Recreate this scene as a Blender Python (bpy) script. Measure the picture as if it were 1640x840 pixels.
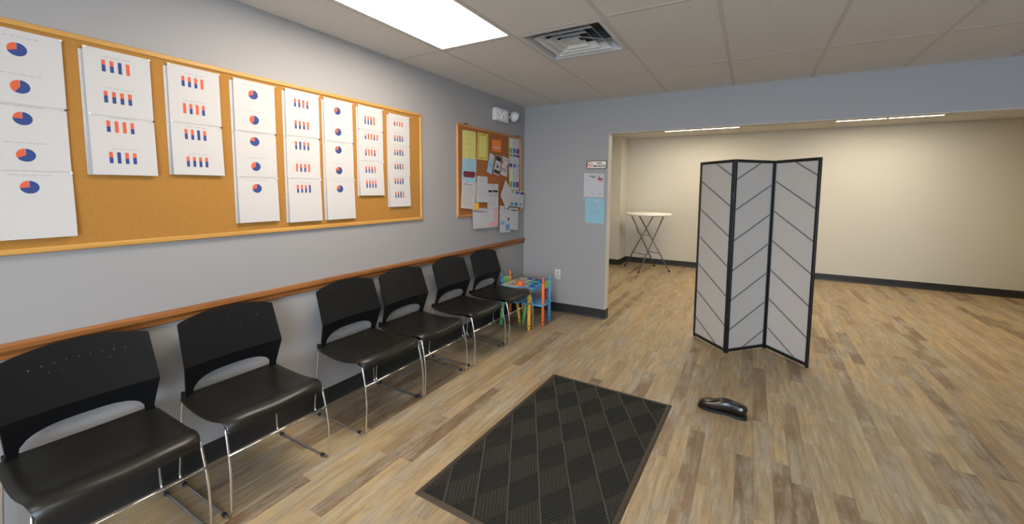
import bpy, bmesh, math, random
from mathutils import Vector, Matrix
random.seed(7)
for _o in list(bpy.data.objects): bpy.data.objects.remove(_o)
SC = bpy.context.scene
COL = SC.collection

# ------------------------------------------------------------------ camera
cam = bpy.data.cameras.new('camera'); cam_o = bpy.data.objects.new('camera', cam); COL.objects.link(cam_o)
FW = Vector((-0.48890353, 0.86837971, -0.0830061)); RT = Vector((0.87103176, 0.49116153, 0.00800184)); UP = Vector((-0.04771804, 0.06838882, 0.99651691))
M = Matrix((RT, UP, -FW)).transposed().to_4x4(); M.translation = Vector((2.49376, -4.47492, 1.49152))
cam_o.matrix_world = M
cam.sensor_width = 36; cam.lens = 36*651.147/1640
cam.shift_x = -(836.11-820)/1640; cam.shift_y = (357.35-420)/1640
cam.clip_start = .05; SC.camera = cam_o

# ------------------------------------------------------------------ world, light, exposure
W = bpy.data.worlds.new('sky'); SC.world = W; W.use_nodes = True
W.node_tree.nodes['Background'].inputs[0].default_value = (.66, .82, 1, 1)
W.node_tree.nodes['Background'].inputs[1].default_value = 19
SC.view_settings.view_transform = 'Standard'; SC.view_settings.look = 'None'
SC.view_settings.exposure = 0.0; SC.view_settings.gamma = 1; SC.view_settings.use_curve_mapping = False
LIGHT_MAIN = 19.5; LIGHT_ALCOVE = 13.2
# daylight comes in through the entrance window behind the camera (portal only guides the sky light)
pl = bpy.data.lights.new('window_portal', 'AREA'); pl.shape = 'RECTANGLE'; pl.size = 2.6; pl.size_y = 1.9; pl.cycles.is_portal = True
plo = bpy.data.objects.new('window_portal', pl); COL.objects.link(plo)
plo.location = (3.1, -7.56, 1.25); plo.rotation_euler = (math.radians(90), 0, 0)

# ------------------------------------------------------------------ materials
MATS = {}
def mat(name, col=(.5,.5,.5), rough=.5, metal=0, emit=None, estr=0, spec=.5, noise=None, bump=None, coat=0, trans=0, alpha=1):
    """noise=(scale, amount) varies value; bump=(scale, strength, distance)"""
    if name in MATS: return MATS[name]
    m = bpy.data.materials.new(name); m.use_nodes = True; nt = m.node_tree; N = nt.nodes; L = nt.links
    b = N['Principled BSDF']
    b.inputs['Base Color'].default_value = (*col, 1); b.inputs['Roughness'].default_value = rough
    b.inputs['Metallic'].default_value = metal; b.inputs['Specular IOR Level'].default_value = spec
    b.inputs['Coat Weight'].default_value = coat; b.inputs['Transmission Weight'].default_value = trans
    b.inputs['Alpha'].default_value = alpha
    if emit: b.inputs['Emission Color'].default_value = (*emit, 1); b.inputs['Emission Strength'].default_value = estr
    tc = N.new('ShaderNodeTexCoord')
    if noise:
        n = N.new('ShaderNodeTexNoise'); n.inputs['Scale'].default_value = noise[0]; n.inputs['Detail'].default_value = 6
        L.new(tc.outputs['Object'], n.inputs['Vector'])
        mr = N.new('ShaderNodeMapRange'); mr.inputs['From Min'].default_value = .3; mr.inputs['From Max'].default_value = .7
        mr.inputs['To Min'].default_value = 1-noise[1]; mr.inputs['To Max'].default_value = 1+noise[1]
        L.new(n.outputs['Fac'], mr.inputs['Value'])
        mx = N.new('ShaderNodeVectorMath'); mx.operation = 'SCALE'; mx.inputs[0].default_value = col
        L.new(mr.outputs[0], mx.inputs['Scale']); L.new(mx.outputs[0], b.inputs['Base Color'])
    if bump:
        n = N.new('ShaderNodeTexNoise'); n.inputs['Scale'].default_value = bump[0]; n.inputs['Detail'].default_value = 4
        L.new(tc.outputs['Object'], n.inputs['Vector'])
        bp = N.new('ShaderNodeBump'); bp.inputs['Strength'].default_value = bump[1]; bp.inputs['Distance'].default_value = bump[2]
        L.new(n.outputs['Fac'], bp.inputs['Height']); L.new(bp.outputs[0], b.inputs['Normal'])
    MATS[name] = m
    return m

def plank_mat(name, src):
    m = bpy.data.materials.new(name); m.use_nodes = True; nt = m.node_tree; N = nt.nodes; L = nt.links; b = N['Principled BSDF']
    geo = N.new('ShaderNodeNewGeometry')
    if src == 'object': r = N.new('ShaderNodeObjectInfo').outputs['Random']
    else: r = geo.outputs['Random Per Island']
    cr = N.new('ShaderNodeValToRGB'); e = cr.color_ramp.elements; cr.color_ramp.interpolation = 'LINEAR'
    e[0].position = 0; e[0].color = (.20, .13, .078, 1); e[1].position = 1; e[1].color = (.50, .385, .235, 1)
    for p_, c_ in ((.12, (.27, .185, .11, 1)), (.3, (.44, .32, .185, 1)), (.55, (.50, .375, .215, 1)), (.8, (.38, .285, .175, 1))):
        k = e.new(p_); k.color = c_
    L.new(r, cr.inputs[0])
    for _e in e: _e.color = (_e.color[0]*.84, _e.color[1]*.82, _e.color[2]*.78, 1)
    # offset of the grain per plank
    mul = N.new('ShaderNodeMath'); mul.operation = 'MULTIPLY'; mul.inputs[1].default_value = 57.0; L.new(r, mul.inputs[0])
    cb = N.new('ShaderNodeCombineXYZ'); L.new(mul.outputs[0], cb.inputs[0]); L.new(mul.outputs[0], cb.inputs[2])
    ad = N.new('ShaderNodeVectorMath'); ad.operation = 'ADD'; L.new(geo.outputs['Position'], ad.inputs[0]); L.new(cb.outputs[0], ad.inputs[1])
    def noise(sc, scale, det, rough=.6):
        mp = N.new('ShaderNodeMapping'); mp.inputs['Scale'].default_value = sc; L.new(ad.outputs[0], mp.inputs[0])
        n = N.new('ShaderNodeTexNoise'); n.inputs['Scale'].default_value = scale; n.inputs['Detail'].default_value = det
        n.inputs['Roughness'].default_value = rough; L.new(mp.outputs[0], n.inputs[0]); return n.outputs['Fac']
    grain = noise((26, 2.4, 1), 1.5, 9, .74)
    patch = noise((6, 2.0, 1), 1.3, 7, .66)
    knots = noise((14, 4, 1), 1.0, 5, .7)
    def rng(v, a, b_, c, d):
        q = N.new('ShaderNodeMapRange'); L.new(v, q.inputs[0])
        for i, x in enumerate((a, b_, c, d)): q.inputs[1+i].default_value = x
        return q.outputs[0]
    mix1 = N.new('ShaderNodeMix'); mix1.data_type = 'RGBA'      # grey wash
    L.new(rng(patch, .46, .62, 0, .85), mix1.inputs['Factor']); L.new(cr.outputs[0], mix1.inputs['A']); mix1.inputs['B'].default_value = (.36, .31, .235, 1)
    mix2 = N.new('ShaderNodeMix'); mix2.data_type = 'RGBA'; mix2.blend_type = 'MULTIPLY'   # grain
    mix2.inputs['Factor'].default_value = 1
    gr = rng(grain, .34, .66, .62, 1.18); cg = N.new('ShaderNodeCombineColor')
    for i in range(3): L.new(gr, cg.inputs[i])
    L.new(mix1.outputs['Result'], mix2.inputs['A']); L.new(cg.outputs[0], mix2.inputs['B'])
    mix3 = N.new('ShaderNodeMix'); mix3.data_type = 'RGBA'
    L.new(rng(knots, .60, .74, 0, .65), mix3.inputs['Factor']); L.new(mix2.outputs['Result'], mix3.inputs['A']); mix3.inputs['B'].default_value = (.17, .125, .085, 1)
    L.new(mix3.outputs['Result'], b.inputs['Base Color']); b.inputs['Roughness'].default_value = .48; b.inputs['Specular IOR Level'].default_value = .4
    MATS[name] = m; return m
P_OBJ = plank_mat('plank_vinyl', 'object'); P_ISL = plank_mat('plank_vinyl_far', 'island')

def tile_mat():
    m = mat('ceiling_tile', (.90, .88, .85), .95, spec=.1); nt = m.node_tree; N = nt.nodes; L = nt.links; b = N['Principled BSDF']
    geo = N.new('ShaderNodeNewGeometry')
    v = N.new('ShaderNodeTexVoronoi'); v.inputs['Scale'].default_value = 55; L.new(geo.outputs['Position'], v.inputs['Vector'])
    n = N.new('ShaderNodeTexNoise'); n.inputs['Scale'].default_value = 90; n.inputs['Detail'].default_value = 5; L.new(geo.outputs['Position'], n.inputs['Vector'])
    # pinholes: small dark dots in some cells
    wn = N.new('ShaderNodeMath'); wn.operation = 'GREATER_THAN'; L.new(v.outputs['Color'], wn.inputs[0]); wn.inputs[1].default_value = .62
    lt = N.new('ShaderNodeMath'); lt.operation = 'LESS_THAN'; L.new(v.outputs['Distance'], lt.inputs[0]); lt.inputs[1].default_value = .16
    an = N.new('ShaderNodeMath'); an.operation = 'MULTIPLY'; L.new(wn.outputs[0], an.inputs[0]); L.new(lt.outputs[0], an.inputs[1])
    mx = N.new('ShaderNodeMix'); mx.data_type = 'RGBA'; L.new(an.outputs[0], mx.inputs['Factor']); mx.inputs['A'].default_value = (.62, .60, .57, 1); mx.inputs['B'].default_value = (.26, .24, .21, 1)
    L.new(mx.outputs['Result'], b.inputs['Base Color'])
    bp = N.new('ShaderNodeBump'); bp.inputs['Strength'].default_value = .35; bp.inputs['Distance'].default_value = .002; L.new(n.outputs['Fac'], bp.inputs['Height']); L.new(bp.outputs[0], b.inputs['Normal'])
    return m
def cork_mat(name, a, c, sc=140):
    m = mat(name, a, .9, spec=.15); nt = m.node_tree; N = nt.nodes; L = nt.links; b = N['Principled BSDF']
    geo = N.new('ShaderNodeNewGeometry'); n = N.new('ShaderNodeTexNoise'); n.inputs['Scale'].default_value = sc; n.inputs['Detail'].default_value = 3
    L.new(geo.outputs['Position'], n.inputs['Vector'])
    cr = N.new('ShaderNodeValToRGB'); e = cr.color_ramp.elements; e[0].position = .35; e[0].color = (*c, 1); e[1].position = .6; e[1].color = (*a, 1)
    L.new(n.outputs['Fac'], cr.inputs[0]); L.new(cr.outputs[0], b.inputs['Base Color'])
    return m
def wood_mat(name, a, c, axis=1, sc=1):
    m = mat(name, a, .38, spec=.45); nt = m.node_tree; N = nt.nodes; L = nt.links; b = N['Principled BSDF']
    geo = N.new('ShaderNodeNewGeometry'); mp = N.new('ShaderNodeMapping'); s = [70*sc]*3; s[axis] = 2.5*sc; mp.inputs['Scale'].default_value = s
    L.new(geo.outputs['Position'], mp.inputs[0]); n = N.new('ShaderNodeTexNoise'); n.inputs['Scale'].default_value = 1; n.inputs['Detail'].default_value = 6
    L.new(mp.outputs[0], n.inputs['Vector'])
    cr = N.new('ShaderNodeValToRGB'); e = cr.color_ramp.elements; e[0].position = .35; e[0].color = (*c, 1); e[1].position = .62; e[1].color = (*a, 1)
    L.new(n.outputs['Fac'], cr.inputs[0]); L.new(cr.outputs[0], b.inputs['Base Color'])
    return m

BLUE = mat('wall_paint_blue', (.318, .309, .309), .62, spec=.3, bump=(220, .06, .002))
CREAM = mat('wall_paint_cream', (.60, .58, .525), .62, spec=.3, bump=(220, .06, .002))
TILE = tile_mat(); TEE = mat('ceiling_grid_metal', (.50, .465, .42), .5); PLENUM = mat('plenum_dark', (.06, .06, .06), .9)
VINYL = mat('black_vinyl_base', (.018, .017, .017), .45)
SUB = mat('subfloor', (.10, .075, .05), .8)
OAK = wood_mat('rail_oak', (.33, .125, .032), (.20, .07, .018), 1)
OAK_L = wood_mat('frame_oak_light', (.56, .31, .08), (.47, .24, .06), 1); OAK_LV = wood_mat('frame_oak_light_upright', (.56, .31, .08), (.47, .24, .06), 2)
OAK_R = wood_mat('frame_oak_red', (.50, .235, .085), (.38, .16, .05), 1); OAK_RV = wood_mat('frame_oak_red_upright', (.58, .30, .11), (.46, .21, .07), 2)
CORK1 = cork_mat('cork_yellow', (.39, .19, .043), (.355, .165, .035)); CORK2 = cork_mat('cork_brown', (.35, .13, .045), (.29, .10, .034), 110)
PAPER = mat('paper_white', (.53, .51, .50), .85, spec=.2); PAPER_D = mat('paper_white_dull', (.50, .50, .515), .85, spec=.2)
INK = mat('ink_grey', (.30, .30, .32), .8); INKL = mat('ink_pale', (.48, .47, .48), .8); BLACK = mat('ink_black', (.02, .02, .022), .7)
NAVY = mat('ink_navy', (.022, .050, .19), .8); ORANGE = mat('ink_orange', (.60, .10, .04), .8); GREYI = mat('ink_silver', (.33, .33, .37), .8)
YEL = mat('paper_yellow', (.62, .58, .17), .85); YELB = mat('paper_gold', (.50, .36, .05), .85); ORP = mat('paper_orange', (.78, .20, .03), .8)
LBL = mat('paper_light_blue', (.30, .52, .64), .85); MAR = mat('ink_maroon', (.16, .02, .035), .8); PINK = mat('ink_pink', (.68, .33, .32), .85)
CYAN = mat('ink_cyan', (.13, .42, .52), .8); BLU2 = mat('ink_blue', (.03, .17, .40), .8); MBL = mat('ink_mid_blue', (.14, .30, .52), .8)
GRN = mat('ink_olive', (.24, .34, .06), .8); PGRN = mat('ink_pale_green', (.56, .62, .40), .8); PURP = mat('ink_plum', (.10, .02, .09), .8); LILAC = mat('ink_lilac', (.50, .47, .56), .8)
REDI = mat('ink_red', (.55, .03, .03), .7); STICKY = mat('sticky_note', (.82, .46, .04), .8); SIGNC = mat('sign_cream', (.80, .72, .62), .5)
TEAL = mat('paper_teal_blue', (.24, .46, .54), .6)
SHELL = mat('black_plastic', (.0055, .0058, .0065), .45, spec=.22, bump=(900, .12, .0006)); VIN_SEAT = mat('black_seat_plastic', (.010, .009, .007), .36, spec=.42, bump=(700, .1, .0006))
CHROME = mat('chrome', (.72, .72, .72), .16, metal=1); GLIDE = mat('glide_rubber', (.012, .012, .012), .6)
WHITEP = mat('white_plastic', (.62, .61, .58), .4); BAG = mat('clear_plastic_wrap', (.74, .74, .74), .12, spec=.8, bump=(28, .9, .012))
OUTP = mat('outlet_plastic', (.60, .58, .54), .4)
PIN = mat('pin_black', (.02, .02, .02), .4); PINW = mat('pin_white', (.8, .8, .78), .4)

# ------------------------------------------------------------------ mesh helpers
class MB:
    def __init__(s): s.v = []; s.f = []; s.m = []; s.sm = []
    def add(s, vs, fs, mi=0, smooth=False):
        k = len(s.v); s.v += [tuple(v) for v in vs]; s.f += [tuple(i+k for i in f) for f in fs]; s.m += [mi]*len(fs); s.sm += [smooth]*len(fs); return s
    def box(s, x0, x1, y0, y1, z0, z1, mi=0, T=None):
        vs = [Vector((x, y, z)) for z in (z0, z1) for y in (y0, y1) for x in (x0, x1)]
        if T: vs = [T @ v for v in vs]
        return s.add(vs, [(0,2,3,1), (4,5,7,6), (0,1,5,4), (2,6,7,3), (0,4,6,2), (1,3,7,5)], mi)
    def cbox(s, x0, x1, y0, y1, z0, z1, c, mi=0, T=None):
        """box with chamfered edges"""
        bm = bmesh.new(); bmesh.ops.create_cube(bm, size=1)
        for v in bm.verts: v.co = Vector(((x0+x1)/2+v.co.x*(x1-x0), (y0+y1)/2+v.co.y*(y1-y0), (z0+z1)/2+v.co.z*(z1-z0)))
        bmesh.ops.bevel(bm, geom=bm.edges[:], offset=c, segments=1, affect='EDGES')
        vs = [T @ v.co if T else v.co.copy() for v in bm.verts]; bm.verts.index_update()
        s.add(vs, [tuple(v.index for v in f.verts) for f in bm.faces], mi); bm.free(); return s
    def prism(s, poly, z0, z1, mi=0, T=None):
        n = len(poly); vs = [Vector((x, y, z0)) for x, y in poly] + [Vector((x, y, z1)) for x, y in poly]
        if T: vs = [T @ v for v in vs]
        return s.add(vs, [tuple(range(n))[::-1], tuple(range(n, 2*n))] + [(i, (i+1) % n, n+(i+1) % n, n+i) for i in range(n)], mi)
    def tube(s, pts, r, n=8, mi=0, closed=False, caps=True):
        pts = [Vector(p) for p in pts]; N_ = len(pts); rings = []
        up = None
        for i, p in enumerate(pts):
            if closed: t = pts[(i+1) % N_] - pts[i-1]
            else: t = pts[min(i+1, N_-1)] - pts[max(i-1, 0)]
            t.normalize()
            if up is None: up = t.orthogonal().normalized()
            up = (up - t*up.dot(t)).normalized(); w = t.cross(up)
            rr = r[i] if isinstance(r, (list, tuple)) else r
            rings.append([p + (up*math.cos(a) + w*math.sin(a))*rr for a in (2*math.pi*k/n for k in range(n))])
        vs = [v for ring in rings for v in ring]; fs = []
        for i in range(N_ if closed else N_-1):
            j = (i+1) % N_
            for k in range(n): fs.append((i*n+k, i*n+(k+1) % n, j*n+(k+1) % n, j*n+k))
        s.add(vs, fs, mi, True)
        if caps and not closed:
            k0 = len(s.v)-len(vs)
            s.f += [tuple(k0+k for k in range(n))[::-1], tuple(k0+(N_-1)*n+k for k in range(n))]; s.m += [mi]*2; s.sm += [False]*2
        return s
    def lathe(s, prof, n=16, mi=0, T=None, smooth=True):
        """prof: list of (r, z)"""
        vs = []; 
        for r, z in prof:
            for k in range(n): a = 2*math.pi*k/n; vs.append(Vector((r*math.cos(a), r*math.sin(a), z)))
        if T: vs = [T @ v for v in vs]
        fs = [(i*n+k, i*n+(k+1) % n, (i+1)*n+(k+1) % n, (i+1)*n+k) for i in range(len(prof)-1) for k in range(n)]
        s.add(vs, fs, mi, smooth); k0 = len(s.v)-len(vs)
        s.f += [tuple(k0+k for k in range(n))[::-1], tuple(k0+(len(prof)-1)*n+k for k in range(n))]; s.m += [mi]*2; s.sm += [False]*2
        return s
    def mesh(s, name, mats, origin=(0, 0, 0)):
        me = bpy.data.meshes.new(name); o = Vector(origin)
        me.from_pydata([Vector(v)-o for v in s.v], [], s.f)
        for m in (mats if isinstance(mats, (list, tuple)) else [mats]): me.materials.append(m)
        me.polygons.foreach_set('material_index', s.m); me.polygons.foreach_set('use_smooth', s.sm); me.update()
        return me
    def build(s, name, mats, parent=None, origin=(0, 0, 0), fix=True):
        me = s.mesh(name, mats, origin)
        if fix:
            bm = bmesh.new(); bm.from_mesh(me); bmesh.ops.recalc_face_normals(bm, faces=bm.faces); bm.to_mesh(me); bm.free()
        return link(name, me, parent, origin if parent is None else (0, 0, 0))
def link(name, me, parent=None, loc=(0, 0, 0)):
    o = bpy.data.objects.new(name, me); COL.objects.link(o); o.location = loc
    if parent: o.parent = parent
    return o
def tag(o, label, cat, group=None):
    o['label'] = label; o['category'] = cat
    if group: o['group'] = group
    return o
def empty(name, loc=(0, 0, 0), rz=0, label=None, cat=None, group=None):
    o = bpy.data.objects.new(name, None); COL.objects.link(o); o.location = loc; o.rotation_euler = (0, 0, rz); o.empty_display_size = .1
    if label: tag(o, label, cat, group)
    return o
def struct(o): o['kind'] = 'structure'; return o
def copy_tree(o, parent=None):
    c = o.copy(); COL.objects.link(c); c.parent = parent
    for ch in list(o.children): copy_tree(ch, c)
    return c
def fillet(pts, rad, n=5):
    pts = [Vector(p) for p in pts]; out = [pts[0]]
    for i in range(1, len(pts)-1):
        a, b, c = pts[i-1], pts[i], pts[i+1]; d1 = (a-b); d2 = (c-b); r = rad[i-1] if isinstance(rad, (list, tuple)) else rad
        r = min(r, d1.length*.45, d2.length*.45); p0 = b+d1.normalized()*r; p2 = b+d2.normalized()*r
        for k in range(n+1): t = k/n; out.append(p0*(1-t)**2 + b*2*t*(1-t) + p2*t*t)
    out.append(pts[-1]); return out

# ------------------------------------------------------------------ dimensions (metres, from the photograph's perspective)
H = 2.4977; XR = 4.75; YN = -7.5                 # main room
XJ, XJ2, HJ, WT = 1.0795, 4.5, 2.117, .11       # opening in the back wall
AX0, AX1, AY1, AH = -.25, 6.3, 3.93, 2.53        # room behind
BB = .109

# ------------------------------------------------------------------ setting
# floor with planks
fl = struct(MB().box(-.3, 6.4, YN-.1, 4.05, -.06, -.0035).build('floor', SUB))
fl['label'] = 'wood-look plank floor in mixed tan and grey-brown strips'
PW, PL = .0855, .915
def in_view(x, y, z=0):
    d = Vector((x, y, z))-cam_o.matrix_world.translation; w = d.dot(FW)
    if w < .2: return None
    px = 836.1+651.147*d.dot(RT)/w; py = 357.35-651.147*d.dot(UP)/w
    return (px, py, w) if -40 < px < 1680 and -40 < py < 900 else None
planks = []
nc = int(6.6/PW)+1
for i in range(nc):
    x0 = -.25+i*PW; y = YN - ((i*.377+.13*math.sin(i*2.1)) % 1)*PL
    while y < 3.95:
        L_ = PL
        a, b = max(y, YN), min(y+L_, 3.95)
        if x0 > XR and b < .1: pass
        elif x0 < -.03 and b < .2: pass
        elif b-a > .03: planks.append((x0, a, b))
        y += L_
def pscore(p):
    x0, a, b = p; best = 1e9
    for t in (0, .5, 1):
        q = in_view(x0+PW/2, a+(b-a)*t)
        if q: best = min(best, q[2])
    # planks the near wall of the back room or the corner hides
    if p[1] > 0 and (x0 < 1.0): best += 6
    return best
planks.sort(key=pscore)
near, far = planks[:300], planks[300:]
pmesh = {}
def plank_mesh(L_):
    k = round(L_, 3)
    if k not in pmesh:
        g = .0002; c = .0004; w = PW
        vs = [(g, g, -.0034), (w-g, g, -.0034), (w-g, L_-g, -.0034), (g, L_-g, -.0034), (g, g, -c), (w-g, g, -c), (w-g, L_-g, -c), (g, L_-g, -c),
              (g+c, g+c, 0), (w-g-c, g+c, 0), (w-g-c, L_-g-c, 0), (g+c, L_-g-c, 0)]
        fs = [(0,3,2,1), (0,1,5,4), (1,2,6,5), (2,3,7,6), (3,0,4,7), (4,5,9,8), (5,6,10,9), (6,7,11,10), (7,4,8,11), (8,9,10,11)]
        m = MB(); m.add(vs, fs); pmesh[k] = (m.mesh('plank', P_OBJ), vs, fs)
    return pmesh[k]
for x0, a, b in near:
    link('plank', plank_mesh(b-a)[0], fl, (x0, a, 0))
m = MB()
for x0, a, b in far:
    _, vs, fs = plank_mesh(b-a); m.add([(x+x0, y+a, z) for x, y, z in vs], fs)
o = m.build('plank_field', P_ISL, fl, fix=False); o['kind'] = 'stuff'

# walls
def sbox(name, m_, *a, parent=None): 
    o = MB().box(*a).build(name, m_, parent)
    return struct(o) if parent is None else o
wl = sbox('wall_left', BLUE, -.12, 0, YN-.12, 0, 0, H+.3)
wb = MB().box(-.12, XJ-.004, 0, WT-.004, 0, H+.3).box(XJ-.004, XJ2+.004, 0, WT-.004, HJ+.004, H+.3).box(XJ2+.004, 6.4, 0, WT-.004, 0, H+.3)
wb = struct(wb.build('wall_back', BLUE))
# cream painted reveal and the cream side towards the room behind
rv = MB().box(XJ-.004, XJ, .001, WT, 0, HJ+.004).box(XJ, XJ2, .001, WT, HJ, HJ+.004).box(XJ2, XJ2+.004, .001, WT, 0, HJ+.004)
rv.box(-.25, XJ-.004, WT-.004, WT, 0, H+.3).box(XJ-.004, XJ2+.004, WT-.004, WT, HJ+.004, H+.3).box(XJ2+.004, 6.4, WT-.004, WT, 0, H+.3)
rv.build('trim_1', CREAM, None)['kind'] = 'structure'
sbox('wall_right', BLUE, XR, XR+.12, YN-.12, 0, 0, H+.3)
# rear wall with the entrance window behind the camera
wr = MB().box(-.12, 1.8, YN-.12, YN, 0, H+.3).box(4.4, XR+.12, YN-.12, YN, 0, H+.3).box(1.8, 4.4, YN-.12, YN, 0, .3).box(1.8, 4.4, YN-.12, YN, 2.2, H+.3)
struct(wr.build('wall_rear', BLUE))
wf = MB()
for a in (1.8, 2.64, 3.50, 4.36): wf.box(a, a+.04, YN-.09, YN-.04, .3, 2.2)
wf.box(1.8, 4.4, YN-.09, YN-.04, .3, .34).box(1.8, 4.4, YN-.09, YN-.04, 2.16, 2.2)
struct(wf.build('window_1', VINYL))
# room behind
sbox('wall_alcove_left', CREAM, AX0-.1, AX0, WT, AY1, 0, AH+.1)
sbox('wall_alcove_back', CREAM, AX0-.1, AX1+.1, AY1, AY1+.1, 0, AH+.1)
sbox('wall_alcove_right', CREAM, AX1, AX1+.1, WT, AY1, 0, AH+.1)
sbox('column_alcove', CREAM, AX0, .25, 3.44, AY1, 0, AH+.1)

# baseboards (black vinyl cove base)
def base(name, p0, p1, nrm, h=BB):
    p0, p1, nrm = Vector((*p0, 0)), Vector((*p1, 0)), Vector((*nrm, 0))
    prof = [(0, 0), (.013, 0), (.007, .012), (.005, .03), (.004, h-.003), (.002, h), (0, h)]
    m = MB(); vs = []
    for p in (p0, p1): vs += [p+nrm*a+Vector((0, 0, b)) for a, b in prof]
    n = len(prof); m.add(vs, [tuple(range(n)), tuple(range(n, 2*n))[::-1]]+[(i, (i+1) % n, n+(i+1) % n, n+i) for i in range(n)])
    return struct(m.build(name, VINYL, None, p0))
base('baseboard_left', (0, YN), (0, -.001), (1, 0))
base('baseboard_back', (.013, 0), (XJ+.005, 0), (0, -1))
base('baseboard_jamb', (XJ, -.005), (XJ, WT), (1, 0))
base('baseboard_back_right', (XJ2-.005, 0), (XR, 0), (0, -1))
base('baseboard_right', (XR, YN), (XR, -.01), (-1, 0))
base('baseboard_alcove_back', (.25, AY1), (AX1, AY1), (0, -1))
base('baseboard_alcove_column', (AX0, 3.44), (.255, 3.44), (0, -1))
base('baseboard_alcove_column_side', (.25, 3.435), (.25, AY1-.005), (1, 0))
base('baseboard_alcove_right', (AX1, WT), (AX1, AY1), (-1, 0))

# oak chair rail on the left wall
prof = [(0, .8165), (.010, .8165), (.014, .822), (.014, .829), (.009, .833), (.009, .838), (.018, .846), (.024, .853), (.024, .870), (.020, .8785), (0, .8785)]
m = MB(); vs = []
for y in (YN+.002, -.001): vs += [Vector((a, y, b)) for a, b in prof]
n = len(prof); m.add(vs, [tuple(range(n)), tuple(range(n, 2*n))[::-1]]+[(i, (i+1) % n, n+(i+1) % n, n+i) for i in range(n)])
struct(m.build('trim_2', OAK))

# suspended ceiling
GX = [0, .4646, 1.0742, 1.6838, 2.2934, 2.903, 3.5126, 4.1222, XR]
GY = [YN, -6.965, -5.746, -4.527, -3.3079, -2.0889, -.8697, 0]
ce = struct(MB().box(-.1, XR+.1, YN-.1, 0, H+.28, H+.3).build('ceiling', PLENUM))
FIX = [(.4646, -3.3079), (.4646, -6.965), (2.903, -5.746)]         # lit troffers: low corner of their 2 x 4 ft cell
VX, VY = 1.0742, -2.0889                                  # the supply diffuser's cell (its near half)
T2 = .6096
def ctile(x0, x1, y0, y1, z=H, par=None):
    g = .010
    m = MB().cbox(x0+g, x1-g, y0+g, y1-g, z+.0006, z+.016, .0012)
    return m.build('ceiling_tile', TILE, par, )
for i in range(len(GX)-1):
    for j in range(len(GY)-1):
        x0, x1, y0, y1 = GX[i], GX[i+1], GY[j], GY[j+1]
        if any(abs(x0-a) < .01 and abs(y0-b) < .01 for a, b in FIX): continue
        if abs(x0-VX) < .01 and abs(y0-VY) < .01: y0 = VY+T2
        ctile(x0, x1, y0, y1, H, ce)
def tee(x0, x1, y0, y1, z, par): return MB().box(x0, x1, y0, y1, z-.0005, z+.002).box((x0+x1)/2-.002 if x1-x0 < .1 else x0, (x0+x1)/2+.002 if x1-x0 < .1 else x1, (y0+y1)/2-.002 if y1-y0 < .1 else y0, (y0+y1)/2+.002 if y1-y0 < .1 else y1, z+.002, z+.035).build('grid_tee', TEE, par)
tw = .0125
for x in GX[1:-1]: tee(x-tw, x+tw, YN, 0, H, ce)
for j, y in enumerate(GY[1:-1]):
    for i in range(len(GX)-1): tee(GX[i]+tw if i else 0, GX[i+1]-tw, y-tw, y+tw, H-.0002, ce)
tee(VX+tw, VX+T2-tw, VY+T2-tw, VY+T2+tw, H-.0002, ce)
# wall angle
MB().box(0, .02, YN, 0, H-.0018, H+.0005).box(.02, XR, -.02, 0, H-.0018, H+.0005).box(XR-.02, XR, YN, -.02, H-.0018, H+.0005).build('wall_angle', TEE, ce)
# ceiling of the room behind
ca = struct(MB().box(AX0, AX1, WT, AY1, AH+.08, AH+.1).build('ceiling_alcove', PLENUM))
AGX = [AX0, .46, 1.07, 1.6796, 2.2892, 2.8988, 3.5084, 4.118, 4.7276, 5.3372, AX1]
AGY = [WT, .172, .782, 1.392, 2.001, 2.611, 3.2206, 3.83, AY1]
AFIX = [(1.07, 2.611, 2.2892), (3.5084, 2.611, 4.7276), (1.07, .782, 2.2892), (3.5084, .782, 4.7276)]
for i in range(len(AGX)-1):
    for j in range(len(AGY)-1):
        x0, x1, y0, y1 = AGX[i], AGX[i+1], AGY[j], AGY[j+1]
        if any(a-.01 <= x0 < c-.01 and abs(y0-b) < .01 for a, b, c in AFIX): continue
        ctile(x0, x1, y0, y1, AH, ca)
for x in AGX[1:-1]: tee(x-tw, x+tw, WT, AY1, AH, ca)
for y in AGY[1:-1]: tee(AX0, AX1, y-tw, y+tw, AH-.0004, ca)

# troffers: a metal frame and a lit lens
LENS = mat('troffer_lens', (.9, .9, .9), .5, emit=(1, .885, .74), estr=LIGHT_MAIN)
LENS2 = mat('troffer_lens_warm', (.9, .9, .9), .5, emit=(1, .86, .64), estr=LIGHT_ALCOVE)
def troffer(x0, x1, y0, y1, z, lens, label):
    t = empty('ceiling_light', ((x0+x1)/2, (y0+y1)/2, z), 0, label, 'light', 'recessed ceiling lights')
    w, d = (x1-x0)/2-tw-.001, (y1-y0)/2-tw-.001
    f = MB()
    for a in ((-w, w, -d, -d+.014), (-w, w, d-.014, d), (-w, -w+.014, -d+.014, d-.014), (w-.014, w, -d+.014, d-.014)): f.box(*a, .0, .05)
    f.box(-w, w, -d, d, .05, .055); f.build('frame', WHITEP, t)
    MB().box(-w+.014, w-.014, -d+.014, d-.014, .003, .007).build('diffuser', lens, t)
troffer(.4646, 1.0742, -3.3079, -2.0889, H, LENS, 'large bright recessed ceiling light panel above the row of chairs')
troffer(.4646, 1.0742, -6.965, -5.746, H, LENS, 'recessed ceiling light panel behind the viewpoint, near the left wall')
troffer(2.903, 3.5126, -5.746, -4.527, H, LENS, 'recessed ceiling light panel behind the viewpoint, towards the right wall')
troffer(1.07, 2.2892, 2.611, 3.2206, AH, LENS2, 'thin bright strip of ceiling light in the cream room behind the opening')
troffer(3.5084, 4.7276, 2.611, 3.2206, AH, LENS2, 'ceiling light of the cream room farther right, behind the folding screen')
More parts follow.
